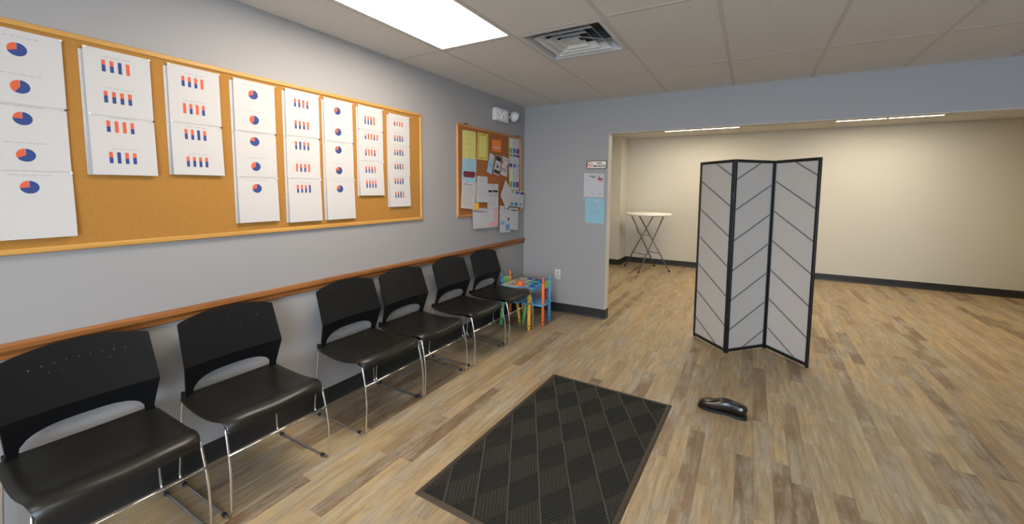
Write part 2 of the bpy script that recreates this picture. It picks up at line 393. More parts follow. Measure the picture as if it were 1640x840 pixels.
troffer(1.07, 2.2892, .782, 1.392, AH, LENS2, 'added unseen ceiling light brightening the cream room just inside the opening, left')  # added out of view to light the cream wall and floor from afar
troffer(3.5084, 4.7276, .782, 1.392, AH, LENS2, 'added unseen ceiling light brightening the cream room just inside the opening, right')  # second added lamp, unseen, brightening the same wall and floor

# supply air diffuser with stepped square louvres
vt = empty('air_vent', (VX+T2/2, VY+T2/2, H), 0, 'square stepped air vent of grey metal louvres in the ceiling beside the light panel', 'vent')
VM = mat('vent_metal', (.55, .54, .52), .4)
h0 = T2/2-tw-.001
def ring(a, za, b, zb, th=.0015):
    m = MB(); vs = []
    for r, z in ((a, za), (b, zb), (b-th, zb+th*.5), (a-th, za+th*1.5)):
        vs += [Vector((sx*r, sy*r, z)) for sx, sy in ((-1, -1), (1, -1), (1, 1), (-1, 1))]
    fs = []
    for i in range(4):
        j = (i+1) % 4
        for k in range(4): fs.append((i*4+k, i*4+(k+1) % 4, j*4+(k+1) % 4, j*4+k))
    return m.add(vs, fs)
fm = MB()
for a in ((-h0, h0, -h0, -h0+.03), (-h0, h0, h0-.03, h0), (-h0, -h0+.03, -h0+.03, h0-.03), (h0-.03, h0, -h0+.03, h0-.03)): fm.box(*a, -.002, .002)
fm.build('frame', VM, vt)
ring(h0-.03, .0, h0-.068, .075).build('throat', mat('vent_throat', (.42, .42, .42), .6), vt)
for (a, b) in ((.206, .170), (.146, .110), (.088, .056)):
    o = ring(a, -.004, b, .030).build('louvre', VM, vt)
MB().cbox(-.05, .05, -.05, .05, .006, .012, .003).build('centre_plate', VM, vt)
br = MB()
for s in (-1, 1):
    br.tube([(-.2*s, -.2, .05), (0, 0, .045), (.2*s, .2, .05)], .005, 6)
br.build('brace', VM, vt)
MB().box(-h0+.085, h0-.085, -h0+.085, h0-.085, .16, .165).box(-h0+.02, h0-.02, -h0+.02, -h0+.022, .06, .2).box(-h0+.02, h0-.02, h0-.022, h0-.02, .06, .2).box(-h0+.02, -h0+.022, -h0+.02, h0-.02, .06, .2).box(h0-.022, h0-.02, -h0+.02, h0-.02, .06, .2).build('duct', mat('duct_dark', (.10, .11, .12), .7), vt)

# ------------------------------------------------------------------ flat sheets on walls
PLANES = {'left': lambda a, h, z: Vector((h, a, z)), 'back': lambda a, h, z: Vector((a, -h, z))}
class Sheet:
    """quad TL,TR,BR,BL in wall coordinates (along, up); h0 distance from wall at top, tilt extra distance at the bottom"""
    def __init__(s, plane, quad, h0, tilt=0, th=.0006, curl=0):
        s.P = PLANES[plane]; s.q = quad; s.h0 = h0; s.t = tilt; s.curl = curl; s.m = MB(); s.mats = []
        s.th = th; s.n = 0
        c = [s.at(u, v) for u, v in ((0, 0), (1, 0), (1, 1), (0, 1))]; s.o = s.at(.5, .5)
    def at(s, u, v, e=0):
        q = s.q; a = [(q[0][k]*(1-u)+q[1][k]*u)*(1-v)+(q[3][k]*(1-u)+q[2][k]*u)*v for k in (0, 1)]
        return s.P(a[0], s.h0+s.t*v+e, a[1])
    def mi(s, m):
        if m not in s.mats: s.mats.append(m)
        return s.mats.index(m)
    def body(s, m):
        i = s.mi(m); f = [s.at(u, v) for u, v in ((0, 0), (1, 0), (1, 1), (0, 1))]; b = [s.at(u, v, -s.th) for u, v in ((0, 0), (1, 0), (1, 1), (0, 1))]
        s.m.add(f+b, [(0,1,2,3), (7,6,5,4), (0,4,5,1), (1,5,6,2), (2,6,7,3), (3,7,4,0)], i); return s
    def rect(s, u0, v0, u1, v1, m, e=.0003): 
        s.m.add([s.at(u, v, e) for u, v in ((u0, v0), (u1, v0), (u1, v1), (u0, v1))], [(0,1,2,3)], s.mi(m)); return s
    def poly(s, pts, m, e=.0003): s.m.add([s.at(u, v, e) for u, v in pts], [tuple(range(len(pts)))], s.mi(m)); return s
    def line(s, u, v, w, hgt, m=None, words=True):
        """a line of small print as separate word strokes"""
        m = m or INKL; x = u
        while x < u+w-.01:
            k = random.uniform(.05, .14) if words else w
            s.rect(x, v, min(x+k, u+w), v+hgt, m); x += k+.02
    def para(s, u, v0, w, n, dv, hgt, m=None, centre=False):
        for i in range(n):
            ww = w*random.uniform(.75, 1) if not centre else w*random.uniform(.5, 1)
            s.line(u+(w-ww)/2 if centre else u, v0+i*dv, ww, hgt, m)
    def pin(s, u, v, m=None, r=.0045):
        c = s.at(u, v, .003); k = s.at(u, v, .0); d = (c-k).normalized()
        q = d.to_track_quat('Z', 'Y').to_matrix().to_4x4(); q.translation = k
        s.m.lathe([(r*.6, 0), (r*.5, .004), (r, .006), (r, .009)], 8, s.mi(m or PIN), q)
    def done(s, name, label, cat='paper', group=None, kinds=None):
        o = s.m.build(name, s.mats, None, tuple(s.o), fix=False); tag(o, label, cat, group); return o

def text_mesh(body, size, bold=.0):
    cu = bpy.data.curves.new('txt', 'FONT'); cu.body = body; cu.size = size; cu.align_x = 'CENTER'; cu.align_y = 'CENTER'; cu.offset = bold
    ob = bpy.data.objects.new('txt', cu); COL.objects.link(ob)
    dg = bpy.context.evaluated_depsgraph_get(); me = bpy.data.meshes.new_from_object(ob.evaluated_get(dg))
    vs = [v.co.copy() for v in me.vertices]; fs = [tuple(p.vertices) for p in me.polygons]
    bpy.data.objects.remove(ob); bpy.data.curves.remove(cu); bpy.data.meshes.remove(me); return vs, fs

# ------------------------------------------------------------------ large cork board
def board(y0, y1, z0, z1, wood_h, wood_v, cork, label, fw=.024, d=.016):
    t = empty('cork_board', (0, (y0+y1)/2, z0), 0, label, 'board'); hw = (y1-y0)/2; h = z1-z0
    def rail(za, zb):
        m = MB(); pr = [(0, za), (d*.7, za), (d, za+.004), (d, zb-.004), (d*.7, zb), (0, zb)]; vs = []
        for y in (-hw, hw): vs += [Vector((a, y, b)) for a, b in pr]
        return m.add(vs, [tuple(range(6)), tuple(range(6, 12))[::-1]]+[(i, (i+1) % 6, 6+(i+1) % 6, 6+i) for i in range(6)]).build('frame_rail', wood_h, t)
    rail(0, fw); rail(h-fw, h)
    for a, b in ((-hw, -hw+fw), (hw-fw, hw)):
        m = MB(); pr = [(0, a), (d*.7, a), (d, a+.004), (d, b-.004), (d*.7, b), (0, b)]; vs = []
        for z in (fw, h-fw): vs += [Vector((x, y, z)) for x, y in pr]
        m.add(vs, [tuple(range(6)), tuple(range(6, 12))[::-1]]+[(i, (i+1) % 6, 6+(i+1) % 6, 6+i) for i in range(6)]).build('frame_stile', wood_v, t)
    MB().box(.001, .009, -hw+fw-.002, hw-fw+.002, fw-.002, h-fw+.002).build('cork', cork, t)
    return t
board(-4.267, -1.8275, 1.2195, 2.1205, OAK_L, OAK_LV, CORK1, 'long yellow cork board with light oak frame, holding columns of chart sheets')
NB = {'NO': 0}
def pie(s, u, v, r, frac):
    # r in metres; the sheet is .22 wide
    wu = abs(s.q[1][0]-s.q[0][0]); hv = abs(s.q[3][1]-s.q[0][1])
    def arc(a0, a1): return [(u+r*math.sin(a)/wu, v-r*math.cos(a)/hv) for a in [a0+(a1-a0)*k/18 for k in range(19)]]
    a = 2*math.pi
    s.poly([(u, v)]+arc(0, a*(1-frac)), NAVY); s.poly([(u, v)]+arc(a*(1-frac), a*.985), ORANGE); s.poly([(u, v)]+arc(a*.985, a), GREYI)
def bars(s, u, v, pat, hb=.047, pitch=.0265, w=.0125):
    """v = centre; pat letters: m mixed, o orange, n navy, g grey over navy"""
    wu = abs(s.q[1][0]-s.q[0][0]); hv = abs(s.q[3][1]-s.q[0][1]); v0, v1 = v-hb/hv/2, v+hb/hv/2
    for i, c in enumerate(pat):
        a = u+i*pitch/wu; b = a+w/wu; f = random.uniform(.38, .55)
        if c == 'o': s.rect(a, v0, b, v1, ORANGE)
        elif c == 'n': s.rect(a, v0, b, v1, NAVY)
        else: s.rect(a, v0, b, v0+(v1-v0)*f, ORANGE if c == 'm' else GREYI); s.rect(a, v0+(v1-v0)*f, b, v1, NAVY)
COLS = [  # name, left, right, [(ztop, zbot, [(z, kind, data)])]
 ('rightmost column', -2.195, -1.975, [
   (2.069, 1.838, [(1.998, 'b', 'gooo'.replace('g', 'm', 1), .036), (1.886, 'b', 'mmnm', .047)]),
   (1.838, 1.603, [(1.773, 'b', 'mmnm', .047), (1.664, 'b', 'mmno', .045)]),
   (1.603, 1.343, [(1.545, 'b', 'mmmn', .050), (1.437, 'b', 'mmno', .050)])]),
 ('second column from right', -2.475, -2.252, [
   (2.082, 1.920, [(1.985, 'b', 'mmmo', .060)]),
   (1.920, 1.695, [(1.866, 'b', 'goomo', .044), (1.752, 'b', 'moom', .048)]),
   (1.695, 1.435, [(1.624, 'b', 'mmmo', .048), (1.518, 'b', 'mmmm', .055)])]),
 ('third column from right', -2.742, -2.522, [
   (2.081, 1.807, [(2.008, 'p', .36, 0), (1.870, 'p', .32, 0)]),
   (1.807, 1.553, [(1.747, 'p', .26, 0), (1.609, 'p', .25, 0)]),
   (1.553, 1.274, [(1.481, 'p', .27, 0)])]),
 ('fourth column from right', -3.000, -2.781, [
   (2.085, 1.810, [(2.010, 'b', 'mmom', .05), (1.880, 'b', 'mmmo', .05)]),
   (1.810, 1.550, [(1.750, 'b', 'mnmm', .05), (1.615, 'b', 'ommo', .05)]),
   (1.550, 1.274, [(1.480, 'b', 'mmmn', .05)])]),
 ('fifth column from right', -3.282, -3.062, [
   (2.080, 1.805, [(2.008, 'p', .30, 0), (1.870, 'p', .42, 0)]),
   (1.805, 1.550, [(1.747, 'p', .22, 0), (1.609, 'p', .35, 0)]),
   (1.550, 1.290, [(1.481, 'p', .28, 0)])]),
 ('sixth column from right', -3.565, -3.345, [
   (2.082, 1.810, [(2.010, 'b', 'mmmo', .05), (1.880, 'b', 'omom', .05)]),
   (1.810, 1.550, [(1.750, 'b', 'mmnm', .05), (1.615, 'b', 'mmmm', .05)])]),
 ('seventh column from right', -3.848, -3.628, [
   (2.078, 1.800, [(2.010, 'b', 'mmno', .05), (1.880, 'b', 'mmmm', .05)]),
   (1.800, 1.540, [(1.750, 'b', 'moom', .05), (1.615, 'b', 'mnmm', .05)])]),
 ('leftmost column', -4.130, -3.910, [
   (2.080, 1.805, [(2.008, 'p', .30, 0), (1.870, 'p', .40, 0)]),
   (1.805, 1.550, [(1.747, 'p', .25, 0), (1.609, 'p', .33, 0)]),
   (1.550, 1.280, [(1.481, 'p', .27, 0)])])]
ROW = ['topmost', 'second from top', 'third from top']
for cname, ya, yb, sheets in COLS:
    # punched leaf edge that shows left of each column
    s = Sheet('left', [(ya-.014, sheets[0][0]-.012), (yb-.02, sheets[0][0]-.012), (yb-.02, sheets[-1][1]+.002), (ya-.014, sheets[-1][1]-.001)], .0105); s.body(PAPER)
    for k in range(7):
        v = .06+.145*k; s.rect(.018, v, .034, v+.008, INK)
    s.done('backing_sheet', 'long white backing leaf behind the '+cname+' of charts', 'paper', 'backing leaves behind the chart columns')
    for r, (zt, zb, items) in enumerate(sheets):
        j = random.uniform(-.003, .003)
        s = Sheet('left', [(ya+j, zt+.004), (yb+j, zt+.002), (yb+j*.5, zb-.002 if r < len(sheets)-1 else zb), (ya+j*.5, zb-.002 if r < len(sheets)-1 else zb)], .0125+.0012*(len(sheets)-r), .001 if r < len(sheets)-1 else .010)
        s.body(PAPER); hv = zt-zb
        for z, k, d, hb in items:
            v = (zt-z)/hv
            if k == 'p':
                pie(s, .46, v, .0255, d); s.line(.22, v-.048/hv, .5, .0022/hv, INK); s.line(.3, v-.041/hv, .34, .002/hv, INKL); s.line(.2, v+.036/hv, .54, .0018/hv, INKL)
            else:
                bars(s, .25, v, d, hb); s.line(.3, v-.040/hv, .4, .0024/hv, INK); s.line(.25, v-.034/hv, .5, .002/hv, INKL)
        s.pin(.985, .03 if r else .02, PINW if r != 1 else PIN, .004); s.pin(.02, .02, PINW, .004)
        what = 'pie charts' if items[0][1] == 'p' else 'orange and navy bar charts'
        if len(items) == 1: what = 'a single '+what[:-1]
        s.done('chart_sheet', f'sheet with {what}, {ROW[r]}, {cname}', 'paper', 'chart sheets on the yellow cork board')

# ------------------------------------------------------------------ small cork board with notices
board(-1.348, -.094, 1.2080, 2.1200, OAK_R, OAK_RV, CORK2, 'small brown cork board with reddish oak frame near the corner, crowded with notices')
def S(q, h0=.011, tilt=0): return Sheet('left', q, h0, tilt)
G = 'notices on the small cork board'
s = S([(-1.263, 2.064), (-1.040, 2.070), (-1.044, 1.787), (-1.265, 1.783)]); s.body(YEL); s.line(.2, .10, .62, .016, INK); s.line(.42, .15, .18, .012, INK)
s.para(.22, .24, .56, 2, .05, .009, INK, True); s.para(.18, .40, .64, 4, .035, .009, INK, True); s.para(.2, .66, .6, 2, .04, .009, INK, True); s.line(.42, .80, .2, .01, INK); s.pin(.07, .01); s.pin(.93, .03)
s.done('notice', 'plain yellow notice at the top left of the small cork board', 'notice', G)
s = S([(-1.008, 2.070), (-.818, 2.072), (-.822, 1.794), (-1.024, 1.797)]); s.body(YEL); s.rect(.05, .04, .95, .96, YELB); s.rect(.15, .10, .85, .90, YEL, .0006)
for k in range(9): s.line(.2+.02*(k % 2), .15+.08*k, .56, .016, INK if k % 3 else BLACK); 
s.m.m = s.m.m; s.pin(.5, .03); s.done('notice', 'yellow notice with a darker gold border, right of the plain yellow one', 'notice', G)
s = S([(-.742, 2.027), (-.560, 2.035), (-.562, 1.905), (-.742, 1.905)]); s.body(ORP); s.line(.2, .2, .55, .035, YELB); s.line(.25, .38, .4, .03, YELB); s.rect(.08, .60, .22, .72, PAPER_D); s.line(.26, .60, .62, .13, PAPER_D); s.done('notice', 'small orange card with a pale word, upper middle of the small cork board', 'notice', G)
s = S([(-1.265, 1.789), (-1.034, 1.794), (-1.048, 1.553), (-1.280, 1.561)], .0125, .001); s.body(LBL)
s.para(.2, .08, .6, 8, .055, .013, INK); s.poly([(.08, .60), (.14, .54), (.90, .54), (.96, .60), (.92, .74), (.86, .80), (.16, .80), (.10, .74)], MAR); s.rect(.1, .88, .5, .90, INKL); s.pin(.45, .01)
s.done('notice', 'light blue notice with a dark maroon banner, left side of the small cork board', 'notice', G)
s = S([(-1.275, 1.568), (-1.040, 1.550), (-1.085, 1.278), (-1.312, 1.303)], .015, .010); s.body(PAPER); s.line(.14, .09, .6, .022, BLACK); s.line(.2, .16, .4, .012, INK); s.para(.12, .24, .76, 14, .05, .010, INK); s.pin(.3, .02)
s.done('notice', 'white typed page, tilted, pinned below the light blue notice', 'notice', G)
s = S([(-1.027, 1.621), (-.840, 1.621), (-.820, 1.345), (-1.063, 1.353)], .016, .008); s.body(PAPER_D); s.line(.35, .10, .3, .012, INK)
for k, v in enumerate((.17, .22, .32, .36, .45, .49, .60, .64, .70, .78, .82)): s.line(.18, v, .5+.2*((k*7) % 3)/2, .009, INK)
s.pin(.15, .01, PINW); s.done('notice', 'white page of widely spaced lines in the middle of the small cork board', 'notice', G)
s = S([(-.830, 1.548), (-.617, 1.547), (-.622, 1.269), (-.838, 1.275)], .0125, .003); s.body(PAPER_D); s.line(.15, .08, .7, .012, INK); s.line(.1, .15, .8, .012, INK)
for a, b in ((.06, .42), (.48, .96)):
    s.rect(a, .26, b, .34, BLACK)
    for k in range(4): s.rect(a, .38+.04*k, b, .395+.04*k, INK)
s.para(.12, .60, .76, 6, .05, .010, INK); s.pin(.5, .01); s.done('notice', 'white page with two black header bars, left of the tilted diamond sheet', 'notice', G)
s = S([(-1.106, 1.300), (-.842, 1.280), (-.836, 1.071), (-1.109, 1.080)], .014, .012); s.body(PAPER_D); s.line(.1, .06, .75, .03, INK); s.rect(.05, .17, .95, .20, BLACK)
s.para(.08, .32, .84, 4, .07, .014, INKL); s.para(.08, .64, .7, 3, .08, .014, INKL); s.line(.7, .34, .2, .02, INK); s.line(.7, .52, .2, .02, INK)
s.done('notice', 'white form hanging over the lower left edge of the small board', 'notice', G)
s = S([(-.838, 1.274), (-.622, 1.265), (-.635, 1.071), (-.836, 1.071)], .0155, .010); s.body(PAPER); s.rect(.06, .04, .94, .93, LILAC); s.rect(.62, .04, .94, .93, PINK, .0006); s.rect(.06, .74, .94, .93, PINK, .0007)
s.para(.66, .12, .22, 6, .1, .02, MAR); s.done('notice', 'white and pink bordered sheet hanging below the middle of the small cork board', 'notice', G)
s = S([(-1.093, 1.348), (-1.012, 1.343), (-1.016, 1.273), (-1.093, 1.276)], .0285); s.body(STICKY); s.rect(.2, .3, .5, .36, YELB); s.done('sticky_note', 'small orange sticky note above the white form', 'note', G)
# three slim leaflets
s = S([(-.782, 1.880), (-.691, 1.852), (-.761, 1.646), (-.850, 1.674)], .012, .004); s.body(LBL); s.rect(.05, .03, .95, .25, PAPER_D); s.para(.15, .32, .6, 7, .06, .014, MBL); s.rect(.2, .55, .8, .62, MBL, .0006); s.pin(.3, .02, PINW)
s.done('leaflet', 'pale blue tilted leaflet, left of the three slim leaflets', 'leaflet', 'slim leaflets')
s = S([(-.650, 1.868), (-.545, 1.850), (-.622, 1.636), (-.733, 1.662)], .013, .010); s.body(PAPER); s.rect(.0, .04, .96, .28, BLACK); s.rect(.06, .76, .98, .94, BLACK)
s.poly([(.30, .42), (.46, .50), (.60, .40), (.52, .54), (.80, .56), (.56, .64), (.48, .72), (.38, .64), (.28, .62), (.36, .54)], BLACK); s.pin(.3, .02)
s.done('leaflet', 'black and white tilted leaflet with a dark emblem, middle of the three slim leaflets', 'leaflet', 'slim leaflets')
s = S([(-.522, 1.866), (-.402, 1.842), (-.448, 1.629), (-.588, 1.655)], .012, .008); s.body(PAPER); s.rect(0, .22, .14, .42, REDI); s.rect(.86, .35, 1, .55, REDI); s.line(.3, .15, .45, .03, INK); s.poly([(.5, .10), (.62, .08), (.66, .14), (.55, .17)], NAVY); s.rect(.05, .66, .95, .80, GREYI); s.rect(.05, .62, .95, .65, MAR, .0006); s.para(.2, .36, .5, 3, .07, .015, INKL)
s.done('leaflet', 'white tilted leaflet with red patches, right of the three slim leaflets', 'leaflet', 'slim leaflets')
# colour strip sheets
def strips(s, v0, v1):
    a = lambda v: v0+(v1-v0)*v
    s.rect(.02, a(.02), .34, a(.50), PGRN); s.rect(.36, a(.02), .66, a(.50), PAPER); s.rect(.68, a(.10), .97, a(.50), LILAC); s.rect(.72, a(.06), .95, a(.10), INK, .0005); s.rect(.44, a(.16), .54, a(.22), INK, .0006)
    for u, m_ in ((.04, GRN), (.38, BLU2), (.70, PURP)): s.rect(u, a(.50), u+.24, a(.74), m_, .0006); s.rect(u, a(.80), u+.26, a(.92), {GRN: GRN, BLU2: BLU2, PURP: PURP}[m_], .0006)
s = S([(-.393, 2.086), (-.140, 2.092), (-.148, 1.786), (-.391, 1.788)], .012, .001); s.body(PAPER_D); strips(s, 0, .78); s.para(.1, .82, .8, 2, .06, .012, INKL)
s.done('notice', 'sheet of green, blue and plum blocks, top right of the small board', 'notice', G)
s = S([(-.391, 1.800), (-.148, 1.800), (-.155, 1.478), (-.388, 1.485)], .0145, .001); s.body(PAPER_D)
for u, m_ in ((.04, NAVY), (.38, BLU2), (.70, GREYI)): s.rect(u, .03, u+.24, .16, m_)
strips(s, .22, 1.1) if False else None
s.rect(.02, .24, .32, .70, PGRN); s.rect(.68, .30, .95, .66, LILAC); s.rect(.72, .24, .95, .28, INK); s.rect(.44, .36, .54, .41, INK)
for u, m_ in ((.04, GRN), (.38, BLU2), (.70, PURP)): s.rect(u, .70, u+.24, .90, m_, .0006)
s.done('notice', 'colour block sheet directly below the tall one on the small board', 'notice', G)
s = S([(-.372, 1.478), (.0-.012, 1.462), (-.085, 1.262), (-.405, 1.294)], .019, .016); s.body(PAPER_D); s.rect(.04, .04, .22, .17, GRN); s.rect(.36, .05, .62, .20, BLU2); s.rect(.70, .06, .95, .21, MAR)
s.rect(.06, .76, .24, .93, BLU2); s.rect(.34, .76, .56, .94, BLU2); s.rect(.68, .74, .88, .92, INK); s.para(.66, .30, .26, 6, .06, .014, INKL); s.para(.36, .30, .2, 6, .06, .014, INKL)
s.done('notice', 'white sheet with coloured tabs jutting past the small board on the right', 'notice', G)
s = S([(-.494, 1.596), (-.281, 1.393), (-.492, 1.255), (-.616, 1.417)], .030, .012); s.body(PAPER); 
for k in range(6): s.line(.15, .2+.1*k, .65, .012, INKL)
s.pin(.05, .05, PINW); s.done('notice', 'white sheet turned like a diamond on the small cork board', 'notice', G)
s = S([(-.600, 1.300), (-.400, 1.295), (-.39, 1.252), (-.585, 1.258)], .018, .004); s.body(PAPER_D); s.rect(.6, .2, .9, .9, BLACK); s.rect(.4, .5, .55, .9, INK); s.done('notice', 'sheet edge with a black picture peeking from under the diamond sheet', 'notice', G)
s = S([(-.608, 1.266), (-.380, 1.256), (-.385, .988), (-.617, .995)], .024, .010); s.body(PAPER_D); s.line(.1, .06, .8, .014, INK); s.para(.08, .14, .36, 5, .05, .012, INKL); s.rect(.08, .50, .46, .66, CYAN); s.rect(.54, .66, .95, .92, MBL); s.para(.1, .72, .34, 4, .05, .012, INKL); s.poly([(.75, .42), (.84, .36), (.92, .40), (.86, .52), (.76, .50)], BLACK); s.para(.55, .14, .36, 3, .07, .012, INKL)
s.done('leaflet', 'leaflet with two blue squares hanging below the small cork board', 'leaflet', G)
s = S([(-.378, 1.280), (-.178, 1.258), (-.204, .991), (-.386, 1.017)], .020, .012); s.body(PAPER); s.rect(.14, .10, .86, .145, BLACK); s.para(.16, .20, .6, 3, .06, .01, INKL); s.pin(.5, .01)
s.done('notice', 'white page with one dark title bar, lowest right below the small cork board', 'notice', G)
# binder clips on the board's top edge
for y, lab in ((-1.215, 'black clip on top of the small board, near its left corner'), (-.20, 'black clip on top of the small board, near the room corner')):
    m = MB(); m.box(.002, .017, y-.022, y+.022, 2.1205, 2.1255).tube([(.017, y-.018, 2.124), (.022, y-.010, 2.134), (.017, y, 2.128), (.022, y+.010, 2.134), (.017, y+.018, 2.124)], .002, 6)
    tag(m.build('board_clip', PIN, None, (.01, y, 2.1205)), lab, 'clip', 'clips on the small board')

# ------------------------------------------------------------------ signs on the back wall
sg = empty('no_smoking_sign', (.941, -.001, 1.774), 0, 'cream NO SMOKING sign with dark rounded border on the wall beside the opening', 'sign')
def rrect(w, h, r, n=5):
    return [(sx*(w/2-r)+r*math.cos(a), sy*(h/2-r)+r*math.sin(a)) for sx, sy, a0 in ((1, 1, 0), (-1, 1, 90), (-1, -1, 180), (1, -1, 270)) for a in [math.radians(a0+90*k/n) for k in range(n+1)]]
TB = Matrix(((1, 0, 0, 0), (0, 0, -1, 0), (0, 1, 0, 0), (0, 0, 0, 1)))      # local xy plane to the wall, z toward the room
MB().prism(rrect(.242, .094, .014), 0, .0025, 0, TB).build('backing', BLACK, sg)
MB().prism(rrect(.224, .078, .010), .0025, .003, 0, TB).build('face', SIGNC, sg)
m = MB(); cx_ = -.082; R0 = .034
ringp = lambda r: [(cx_+r*math.cos(2*math.pi*k/24), r*math.sin(2*math.pi*k/24)) for k in range(24)]
vs = [TB @ Vector((x, y, .0034)) for x, y in ringp(R0)+ringp(R0-.006)]; m.add(vs, [(k, (k+1) % 24, 24+(k+1) % 24, 24+k) for k in range(24)])
T45 = TB @ Matrix.Translation((cx_, 0, 0)) @ Matrix.Rotation(math.radians(-45), 4, 'Z'); m.box(-R0+.003, R0-.003, -.003, .003, .0036, .0040, 0, T45)
m.build('prohibition_ring', REDI, sg)
m = MB(); Tc = TB @ Matrix.Translation((cx_, 0, 0)) @ Matrix.Rotation(math.radians(18), 4, 'Z'); m.box(-.022, .016, -.0035, .0035, .0030, .0033, 0, Tc); m.box(-.026, -.024, .004, .016, .0030, .0033, 0, Tc); m.box(-.020, -.018, .008, .019, .0030, .0033, 0, Tc); m.build('cigarette', BLACK, sg)
m = MB()
for body, yy, sz in (('NO', .017, .034), ('SMOKING', -.016, .034)):
    vs, fs = text_mesh(body, sz, .0010); m.add([TB @ (v+Vector((.034, yy, .0034))) for v in vs], fs)
m.build('lettering', BLACK, sg, fix=False)

def SB(q, h0=.0016, tilt=0): return Sheet('back', q, h0, tilt)
s = SB([(.806, 1.680), (1.030, 1.672), (1.032, 1.402), (.810, 1.408)], .002, .0); s.body(PAPER_D); s.line(.2, .10, .36, .028, BLACK, False); s.line(.36, .16, .2, .024, BLACK, False)
ms = [(.80+.15*math.cos(a), .21+.16*math.sin(a)) for a in [2*math.pi*k/20 for k in range(20)]]; s.poly(ms, INK, .0006)
ms = [(.80+.13*math.cos(a), .21+.14*math.sin(a)) for a in [2*math.pi*k/20 for k in range(20)]]; s.poly(ms, PAPER_D, .0008)
s.rect(.69, .19, .91, .26, MAR, .0010); s.poly([(.70, .12), (.74, .10), (.92, .30), (.88, .32)], REDI, .0012); s.rect(.74, .28, .9, .37, PINK, .0010)
s.para(.2, .24, .42, 4, .04, .010, INKL); s.para(.2, .44, .65, 8, .045, .010, INKL); s.rect(.76, .80, .84, .86, INK); s.line(.4, .84, .2, .012, INK)
s.done('notice', 'white notice with a round red emblem in a clear sleeve, under the NO SMOKING sign', 'notice', 'notices beside the opening')
s = SB([(.814, 1.398), (1.038, 1.391), (1.042, 1.104), (.819, 1.111)], .0022, .0); s.body(TEAL); s.line(.2, .17, .64, .022, INK); s.line(.16, .245, .70, .022, INK); s.line(.32, .32, .34, .022, INK)
s.line(.2, .47, .6, .018, INK); s.line(.14, .53, .72, .018, INK); s.line(.2, .59, .66, .018, INK); s.rect(.15, .70, .85, .706, INK); s.poly([(.56, .08), (.60, .14), (.70, .06), (.66, .13), (.74, .12), (.60, .18)], PAPER)
s.done('notice', 'blue-green notice in a clear sleeve, lowest on the wall beside the opening', 'notice', 'notices beside the opening')
# clear sleeve seam with its punched strip
m = MB().box(.796, .805, -.0026, -.001, 1.40, 1.684)
for k in range(3): m.box(.799, .803, -.0032, -.0025, 1.42+.11*k, 1.43+.11*k)
tag(m.build('sleeve_strip', mat('clear_sleeve', (.62, .62, .64), .25), None, (.8, 0, 1.54)), 'narrow clear punched strip of the sleeve left of the white notice', 'sleeve')

# wall outlet
ot = empty('wall_outlet', (.479, -.0005, .461), 0, 'off-white electrical outlet on the back wall beside the crayon table', 'outlet')
MB().cbox(-.038, .038, -.006, 0, -.060, .060, .002).build('cover_plate', OUTP, ot)
for z in (-.021, .021):
    m = MB().prism([(x, y+z) for x, y in rrect(.034, .030, .010)], .006, .008, 0, TB); o = m.build('socket', mat('socket_plastic', (.50, .48, .44), .4), ot)
    MB().box(-.009, -.006, -.0085, -.0079, z-.001, z+.009).box(.006, .009, -.0085, -.0079, z-.001, z+.008).box(-.002, .002, -.0085, -.0079, z-.011, z-.006).build('slot', BLACK, o)

# emergency light wrapped in plastic
eu = empty('emergency_light', (0, -.571, 2.235), 0, 'white emergency light wrapped in clear plastic high on the wall near the corner', 'light fixture')
m = MB().cbox(.0005, .060, -.160, .098, .0, .135, .008); m.build('housing', WHITEP, eu)
# loose creased wrap
bm = bmesh.new(); bmesh.ops.create_grid(bm, x_segments=16, y_segments=9, size=.5)
rr = random.Random(3); vs = []
for v in bm.verts:
    y = v.co.x*.250-.031; z = v.co.y*.145+.072; e = 1-max(abs(v.co.x)*2, abs(v.co.y)*2)**6
    vs.append(Vector((.063+.012*rr.random()*e-.02*(1-e), y, z)))
bm.verts.index_update(); m = MB().add(vs, [tuple(v.index for v in f.verts) for f in bm.faces]); bm.free(); m.build('plastic_wrap', BAG, eu)
Th = Vector((.25, .90, -.38)).normalized().to_track_quat('Z', 'Y').to_matrix().to_4x4(); Th.translation = (.060, .232, .088)
hd = MB().lathe([(.02, -.062), (.042, -.052), (.056, -.030), (.062, 0), (.062, .006)], 20, 0, Th).build('lamp_head', WHITEP, eu)
MB().lathe([(.052, .0062), (.050, .012), (.02, .016)], 20, 0, Th).build('lens', mat('lamp_lens', (.72, .72, .70), .15), hd)
MB().tube([(.03, .09, .07), (.05, .18, .08)], .010, 8).build('swivel', WHITEP, eu)

